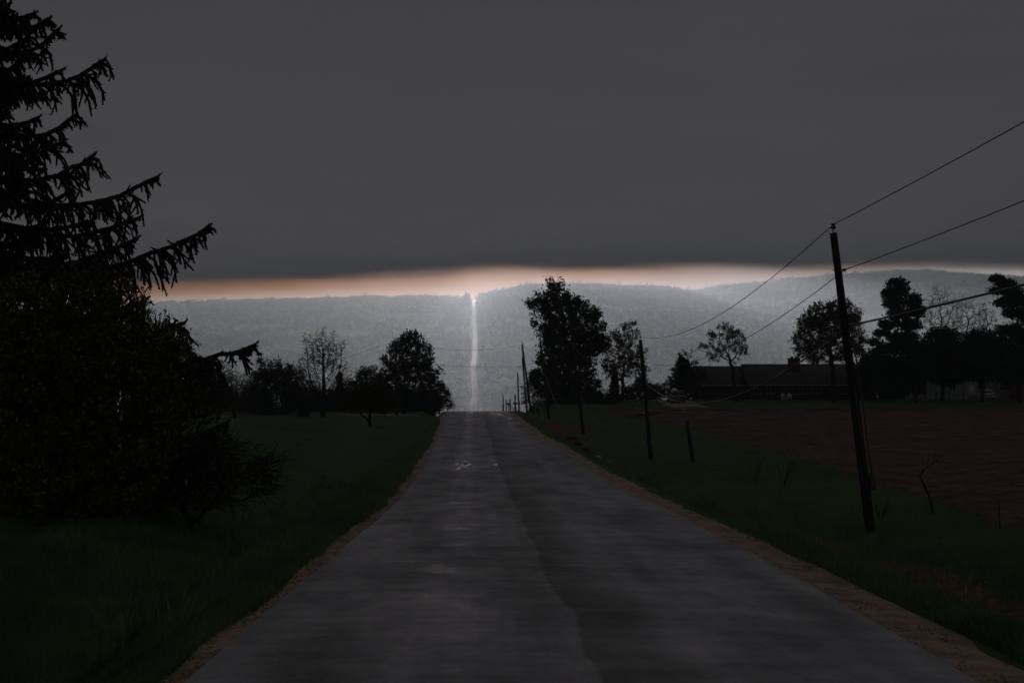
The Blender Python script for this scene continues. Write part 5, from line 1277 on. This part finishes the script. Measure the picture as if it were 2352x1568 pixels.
# ------------------------------------------------------------------ vehicles
def car(name, label, px, py, d, rz, paint, H, belt, Wd, L, roofw):
    b = PX(px, py, d); b[2] = float(ground_z(b[0], b[1])) + 0.045
    root = empty(name, b, label, 'car', None, rz)
    hw = Wd / 2
    # sections from the rear (y=0) forward: (y, half width low, sill z, belt z)
    sec = [(0.0, hw * 0.90, 0.42, belt * 0.86), (0.10, hw * 0.97, 0.30, belt), (0.9, hw, 0.24, belt + 0.02), (L * 0.55, hw, 0.24, belt), (L * 0.70, hw, 0.24, belt - 0.02), (L * 0.92, hw * 0.95, 0.26, belt - 0.14), (L, hw * 0.82, 0.36, belt - 0.28)]
    V = []; ring = 8
    for y, w, z0, z1 in sec:
        V += [(-w * 0.92, y, z0), (-w, y, z0 + 0.14), (-w, y, z1 - 0.16), (-w * 0.93, y, z1), (w * 0.93, y, z1), (w, y, z1 - 0.16), (w, y, z0 + 0.14), (w * 0.92, y, z0)]
    Q = [(i * ring + j, i * ring + (j + 1) % ring, (i + 1) * ring + (j + 1) % ring, (i + 1) * ring + j) for i in range(len(sec) - 1) for j in range(ring)]
    m = MB(); m.add(V, Q, None)
    for base_, fl in ((0, 1), ((len(sec) - 1) * ring, 0)):
        i = [base_ + k for k in range(8)]
        m.Q.append(np.array([[i[0], i[1], i[6], i[7]], [i[1], i[2], i[5], i[6]], [i[2], i[3], i[4], i[5]]]))
    body = m.build('body', paint, root, False)
    # cabin
    cab = MB(); y0, y1, yr0, yr1 = (0.12, L * 0.66, 0.42, L * 0.50) if H > 1.6 else (0.55, L * 0.72, 1.15, L * 0.52)
    zb = belt - 0.03
    cab.hexa([(-hw * 0.93, y0, zb), (hw * 0.93, y0, zb), (-hw * 0.93, y1, zb), (hw * 0.93, y1, zb), (-roofw, yr0, H - 0.05), (roofw, yr0, H - 0.05), (-roofw, yr1, H - 0.04), (roofw, yr1, H - 0.04)])
    c = cab.build('cabin', paint, root)
    MB().hexa([(-roofw * 0.97, yr0 + 0.02, H - 0.048), (roofw * 0.97, yr0 + 0.02, H - 0.048), (-roofw * 0.97, yr1, H - 0.038), (roofw * 0.97, yr1, H - 0.038), (-roofw * 0.86, yr0 + 0.1, H), (roofw * 0.86, yr0 + 0.1, H), (-roofw * 0.86, yr1 - 0.1, H), (roofw * 0.86, yr1 - 0.1, H)]).build('roof', paint, root)
    def quad_on(a, bq, u0, u1, v0, v1, out, name, mt, parent):
        # a: lower-left, lower-right ; bq: upper-left, upper-right
        a0, a1, b0, b1 = map(np.array, (a[0], a[1], bq[0], bq[1]))
        def P(u, v): return (a0 * (1 - u) + a1 * u) * (1 - v) + (b0 * (1 - u) + b1 * u) * v + np.array(out)
        o2 = np.array(out) * -0.6
        c4 = [P(u0, v0), P(u1, v0), P(u1, v1), P(u0, v1)]; V = c4 + [q + o2 for q in c4]
        MB().add(V, [(0, 1, 2, 3), (7, 6, 5, 4), (0, 4, 5, 1), (1, 5, 6, 2), (2, 6, 7, 3), (3, 7, 4, 0)]).build(name, mt, parent)
    quad_on([(-hw * 0.93, y0, zb), (hw * 0.93, y0, zb)], [(-roofw, yr0, H - 0.05), (roofw, yr0, H - 0.05)], 0.1, 0.9, 0.14, 0.86, (0, -0.012, 0.006), 'rear_window', M['glass'], root)
    quad_on([(hw * 0.93, y1, zb), (-hw * 0.93, y1, zb)], [(roofw, yr1, H - 0.04), (-roofw, yr1, H - 0.04)], 0.08, 0.92, 0.1, 0.9, (0, 0.012, 0.008), 'windscreen', M['glass'], root)
    for sx in (-1, 1):
        for u0, u1 in ((0.08, 0.36), (0.39, 0.66), (0.69, 0.92)):
            quad_on([(sx * hw * 0.93, y0, zb), (sx * hw * 0.93, y1, zb)], [(sx * roofw, yr0, H - 0.05), (sx * roofw, yr1, H - 0.04)], u0, u1, 0.12, 0.86, (sx * 0.012, 0, 0.004), 'side_window', M['glass'], root)
        MB().hexa([(sx * hw * 0.62, -0.03, belt * 0.60), (sx * hw * 0.93, -0.02, belt * 0.60), (sx * hw * 0.62, 0.05, belt * 0.60), (sx * hw * 0.95, 0.09, belt * 0.60), (sx * hw * 0.66, -0.02, belt * 0.82), (sx * hw * 0.90, 0.0, belt * 0.82), (sx * hw * 0.66, 0.05, belt * 0.82), (sx * hw * 0.92, 0.09, belt * 0.82)]).build('tail_lamp', M['tail_red'], root)
        MB().box(sx * hw * 1.0 - 0.02 if sx > 0 else -hw - 0.18, sx * hw + 0.18 if sx > 0 else -hw + 0.02, L * 0.60, L * 0.60 + 0.09, belt - 0.02, belt + 0.14).build('wing_mirror', paint, root)
        for yy in (L * 0.19, L * 0.81):
            t = MB(); r_ = 0.35 if H > 1.6 else 0.31; th = np.arange(20) * 2 * np.pi / 20
            x_out, x_in = sx * (hw + 0.012), sx * (hw - 0.2)
            Vt = [(x, yy + q * math.cos(a), r_ + q * math.sin(a)) for x, q in ((x_in, r_ * 0.6), (x_in, r_ * 0.97), (sx * (hw - 0.1), r_), (x_out, r_ * 0.95), (x_out, r_ * 0.62)) for a in th]
            t.add(Vt, [(i * 20 + j, i * 20 + (j + 1) % 20, (i + 1) * 20 + (j + 1) % 20, (i + 1) * 20 + j) for i in range(4) for j in range(20)])
            w = MB(); 
            w_o = bpy.data.objects.new('wheel', None); link(w_o, root)
            t.build('tyre', M['rubber'], w_o, True)
            Vr = [(sx * (hw + 0.002), yy + r_ * 0.6 * math.cos(a), r_ + r_ * 0.6 * math.sin(a)) for a in th] + [(sx * (hw - 0.03), yy, r_)] + [(sx * (hw - 0.06), yy + r_ * 0.6 * math.cos(a), r_ + r_ * 0.6 * math.sin(a)) for a in th]
            w.add(Vr, [(j, (j + 1) % 20, 21 + (j + 1) % 20, 21 + j) for j in range(20)], [(20, j, (j + 1) % 20) for j in range(20)]); w.build('rim', M['steel'], w_o)
    MB().hexa([(-hw * 0.92, -0.09, 0.36), (hw * 0.92, -0.09, 0.36), (-hw * 0.95, 0.08, 0.34), (hw * 0.95, 0.08, 0.34), (-hw * 0.92, -0.07, 0.60), (hw * 0.92, -0.07, 0.60), (-hw * 0.95, 0.08, 0.62), (hw * 0.95, 0.08, 0.62)]).build('bumper', M['rubber'] if H > 1.6 else paint, root)
    MB().box(-hw * 0.55, hw * 0.55, -0.035, -0.008, belt * 0.66, belt * 0.70).build('trim', M['chrome'], root)
    MB().box(-0.16, 0.16, -0.03, -0.008, belt * 0.52 + 0.03, belt * 0.60).build('number_plate', M['white_paint'], root)
    return root
car('parked_suv', 'dark grey estate car seen from behind, parked beside the bungalow', 1559, 923, 190.0, 0.0, M['car_grey'], 1.74, 1.08, 1.9, 4.7, 0.66)
car('parked_car', 'white car parked before the white house, partly behind a pine trunk', 2274, 916, 199.5, 0.0, M['car_white'], 1.45, 0.92, 1.78, 4.4, 0.58)

# ------------------------------------------------------------------ white garden chairs
def garden_chair(name, label, px, d, rz):
    x = (px - VX) / F * d; root = empty(name, (x, d, float(ground_z(x, d)) + 0.0), label, 'chair', 'white garden chairs on the house lawns', rz)
    def plank(nm, x0, x1, ya, za, yb, zb, t=0.025):
        MB().hexa([(x0, ya, za), (x1, ya, za), (x0, ya + t, za + t), (x1, ya + t, za + t), (x0, yb, zb), (x1, yb, zb), (x0, yb + t, zb + t), (x1, yb + t, zb + t)]).build(nm, M['white_paint'], root)
    for i, h in enumerate((0.86, 0.96, 1.0, 0.96, 0.86)):
        xa = -0.30 + i * 0.122; plank('back_slat', xa, xa + 0.112, 0.18, 0.26, 0.46, h)
    for i in range(5):
        y = -0.34 + i * 0.105; MB().box(-0.29, 0.29, y, y + 0.095, 0.40 - i * 0.03, 0.42 - i * 0.03).build('seat_slat', M['white_paint'], root)
    for sx in (-1, 1):
        MB().box(sx * 0.40 - 0.07, sx * 0.40 + 0.07, -0.42, 0.30, 0.60, 0.625).build('armrest', M['white_paint'], root)
        MB().box(sx * 0.36 - 0.025, sx * 0.36 + 0.025, -0.38, -0.28, -0.03, 0.597).build('leg', M['white_paint'], root)
        MB().hexa([(sx * 0.33 - 0.015, 0.50, -0.03), (sx * 0.33 + 0.015, 0.50, -0.03), (sx * 0.33 - 0.015, 0.60, -0.03), (sx * 0.33 + 0.015, 0.60, -0.03), (sx * 0.33 - 0.015, -0.36, 0.36), (sx * 0.33 + 0.015, -0.36, 0.36), (sx * 0.33 - 0.015, -0.30, 0.41), (sx * 0.33 + 0.015, -0.30, 0.41)]).build('leg', M['white_paint'], root)
garden_chair('garden_chair', 'left one of the two white garden chairs before the bungalow', 1801.5, 197.5, 0.35)
garden_chair('garden_chair', 'right one of the two white garden chairs before the bungalow', 1812.5, 197.2, -0.3)
garden_chair('garden_chair', 'white garden chair standing apart left of the twin-headed pine trunk', 2089, 199.5, 3.3)
garden_chair('garden_chair', 'middle white garden chair right of the twin-headed pine trunk', 2115, 200, 2.9)
garden_chair('garden_chair', 'white garden chair turned sideways at the corner of the white house', 2135, 200.5, 1.5)

# ------------------------------------------------------------------ grass on verges and lawns
def grass(name, label, X, Y, h0, h1, w0, seed, material, lean=0.5):
    r = np.random.default_rng(seed); n = len(X); Z = ground_z(X, Y) - 0.01
    h = r.uniform(h0, h1, n) * (0.7 + 0.6 * sstep(-0.4, 0.6, wave(X, Y, 1.1, 91)))
    a = r.uniform(0, 6.283, n); w = w0 * r.uniform(0.6, 1.4, n)
    bx, by = np.cos(a) * w, np.sin(a) * w; l = lean * h * r.uniform(0.1, 1.0, n); la = r.uniform(0, 6.283, n)
    dx, dy = np.cos(la) * l, np.sin(la) * l
    V = np.stack([np.stack([X - bx, Y - by, Z], 1), np.stack([X + bx, Y + by, Z], 1), np.stack([X + bx * 0.7 + dx * 0.35, Y + by * 0.7 + dy * 0.35, Z + h * 0.6], 1), np.stack([X - bx * 0.7 + dx * 0.35, Y - by * 0.7 + dy * 0.35, Z + h * 0.6], 1), np.stack([X + dx, Y + dy, Z + h], 1)], 1).reshape(-1, 3)
    i = np.arange(n)[:, None] * 5
    Q = np.concatenate([i, i + 1, i + 2, i + 3], 1); T = np.concatenate([i + 3, i + 2, i + 4], 1)
    return tag(mesh(name, V, [Q, T], material), label, 'grass', kind='stuff')
def scatter(n, y0, y1, xa, xb, seed, power=2.0):
    r = np.random.default_rng(seed); u = r.random(n)
    Y = (y0 ** (1 - power) + u * (y1 ** (1 - power) - y0 ** (1 - power))) ** (1 / (1 - power)); t = r.random(n)
    A = xa(Y); B = xb(Y); return A + (B - A) * t, Y
soil_mask = lambda X, Y: sstep(0.15, 0.6, np.exp(-((X - 8.75 - 0.35 * wave(0 * X, Y, 0.3, 31)) / 0.85) ** 2) * sstep(12, 22, Y) * (1 - sstep(150, 175, Y)) * sstep(-0.6, 0.1, wave(X, Y, 0.4, 32) + 0.25))
X, Y = scatter(110000, 9.5, 60, lambda y: np.maximum(-0.36 * y - 1.0, -16), lambda y: edge_l(y) - 0.46 - sl(y) + 0.10, 1, 1.7)
grass('verge_grass', 'long dark grass on the left verge', X, Y, 0.10, 0.30, 0.006, 1, M['grass'])
X, Y = scatter(60000, 55, 200, lambda y: -0.24 * y - 1.0, lambda y: edge_l(y) - 0.5 - sl(y), 2, 1.4)
grass('lawn_grass', 'mown lawn grass left of the road', X, Y, 0.05, 0.13, 0.012, 2, M['grass_lawn'])
X, Y = scatter(130000, 12, 75, lambda y: edge_r(y) + 0.78 + sr(y), lambda y: np.minimum(field_left_x(y) + 0.4, 0.41 * y + 1), 3, 1.6)
kp = np.random.default_rng(6).random(len(X)) > soil_mask(X, Y) * 0.97
grass('verge_grass', 'long dark grass on the right verge and bank', X[kp], Y[kp], 0.06, 0.22, 0.007, 3, M['grass'])
X, Y = scatter(60000, 70, 200, lambda y: edge_r(y) + 0.8 + sr(y), lambda y: np.minimum(field_left_x(y), 26.0), 4, 1.4)
kp = np.random.default_rng(7).random(len(X)) > soil_mask(X, Y) * 0.97
grass('bank_grass', 'rough grass along the far ditch bank', X[kp], Y[kp], 0.06, 0.18, 0.014, 4, M['grass'])
r_ = np.random.default_rng(8); X = r_.uniform(17, 82, 40000); Y = r_.uniform(183.2, 200, 40000); kp = (X < 25) | (X > 30.2); X, Y = X[kp], Y[kp]
grass('lawn_grass', 'house lawn grass beyond the ploughed field', X, Y, 0.05, 0.14, 0.016, 5, M['grass_lawn'])
# taller tufts
def tufts():
    r = np.random.default_rng(15); XX, YY = [], []
    for i in range(420):
        y = r.uniform(11, 55) if i % 3 else r.uniform(11, 28)
        if r.random() < 0.55: x = edge_l(y) - 0.7 - abs(r.normal()) * 2.2
        else: x = edge_r(y) + 1.0 + abs(r.normal()) * 3.0
        k = r.integers(18, 46); XX.append(x + r.normal(size=k) * 0.09); YY.append(y + r.normal(size=k) * 0.09)
    X = np.concatenate(XX); Y = np.concatenate(YY)
    grass('grass_tufts', 'taller grass tufts standing out of the verges', X, Y, 0.22, 0.48, 0.006, 6, M['grass'], 0.7)
    # stray weeds creeping onto the gravel
    XX, YY = [], []
    for i in range(170):
        y = r.uniform(11, 70); x = edge_l(y) - r.uniform(0.18, 0.5) if r.random() < 0.6 else edge_r(y) + r.uniform(0.35, 0.85)
        k = r.integers(8, 22); XX.append(x + r.normal(size=k) * 0.05); YY.append(y + r.normal(size=k) * 0.05)
    grass('shoulder_weeds', 'small weeds creeping onto the gravel shoulders', np.concatenate(XX), np.concatenate(YY), 0.05, 0.13, 0.006, 7, M['grass'], 0.9)
tufts()
def dandelions():
    r = np.random.default_rng(19); n = 150
    c = np.array([[7.0, 24.5], [7.6, 26], [8.4, 25.5], [9.0, 27]])[r.integers(0, 4, n)]
    X = c[:, 0] + r.normal(size=n) * 0.5; Y = c[:, 1] + r.normal(size=n) * 0.9; Z = ground_z(X, Y) + r.uniform(0.16, 0.30, n)
    m = MB()
    for x, y, z in zip(X, Y, Z): m.lathe([(0.0, -0.012), (0.016, -0.004), (0.02, 0.004), (0.012, 0.012), (0, 0.014)], 6, (x, y, z)); m.tube([(x, y, z - 0.25), (x, y, z - 0.01)], 0.003, 3, caps=False)
    tag(m.build('dandelions', M['dandelion']), 'scatter of yellow dandelions in the right verge grass', 'flowers', kind='stuff')
dandelions()
# loose stones on the shoulders
def stones():
    r = np.random.default_rng(23); n = 5200; Y = 10 + 45 * r.random(n) ** 1.6; left = r.random(n) < 0.5
    X = np.where(left, edge_l(Y) - r.uniform(-0.05, 0.55, n), edge_r(Y) + r.uniform(-0.05, 0.85, n))
    t = np.where(left, (edge_l(Y) + 0.15 - X) / 0.67, (X - edge_r(Y) + 0.15) / 0.97).clip(0, 1)
    Z = road_z(Y) - 0.012 - 0.05 * t ** 1.5; s_ = r.uniform(0.006, 0.022, n)
    O = np.array([(1, 0, 0), (-1, 0, 0), (0, 1, 0), (0, -1, 0), (0, 0, 0.8), (0, 0, -0.6)], float)
    V = np.stack([X, Y, Z], 1)[:, None] + O[None] * s_[:, None, None] * r.uniform(0.7, 1.3, (n, 6, 1))
    T = np.array([(0, 2, 4), (2, 1, 4), (1, 3, 4), (3, 0, 4), (2, 0, 5), (1, 2, 5), (3, 1, 5), (0, 3, 5)])
    tag(mesh('gravel_stones', V.reshape(-1, 3), (T[None] + (np.arange(n) * 6)[:, None, None]).reshape(-1, 3), M['gravel']), 'loose stones scattered on the gravel shoulders', 'gravel', kind='stuff')
stones()
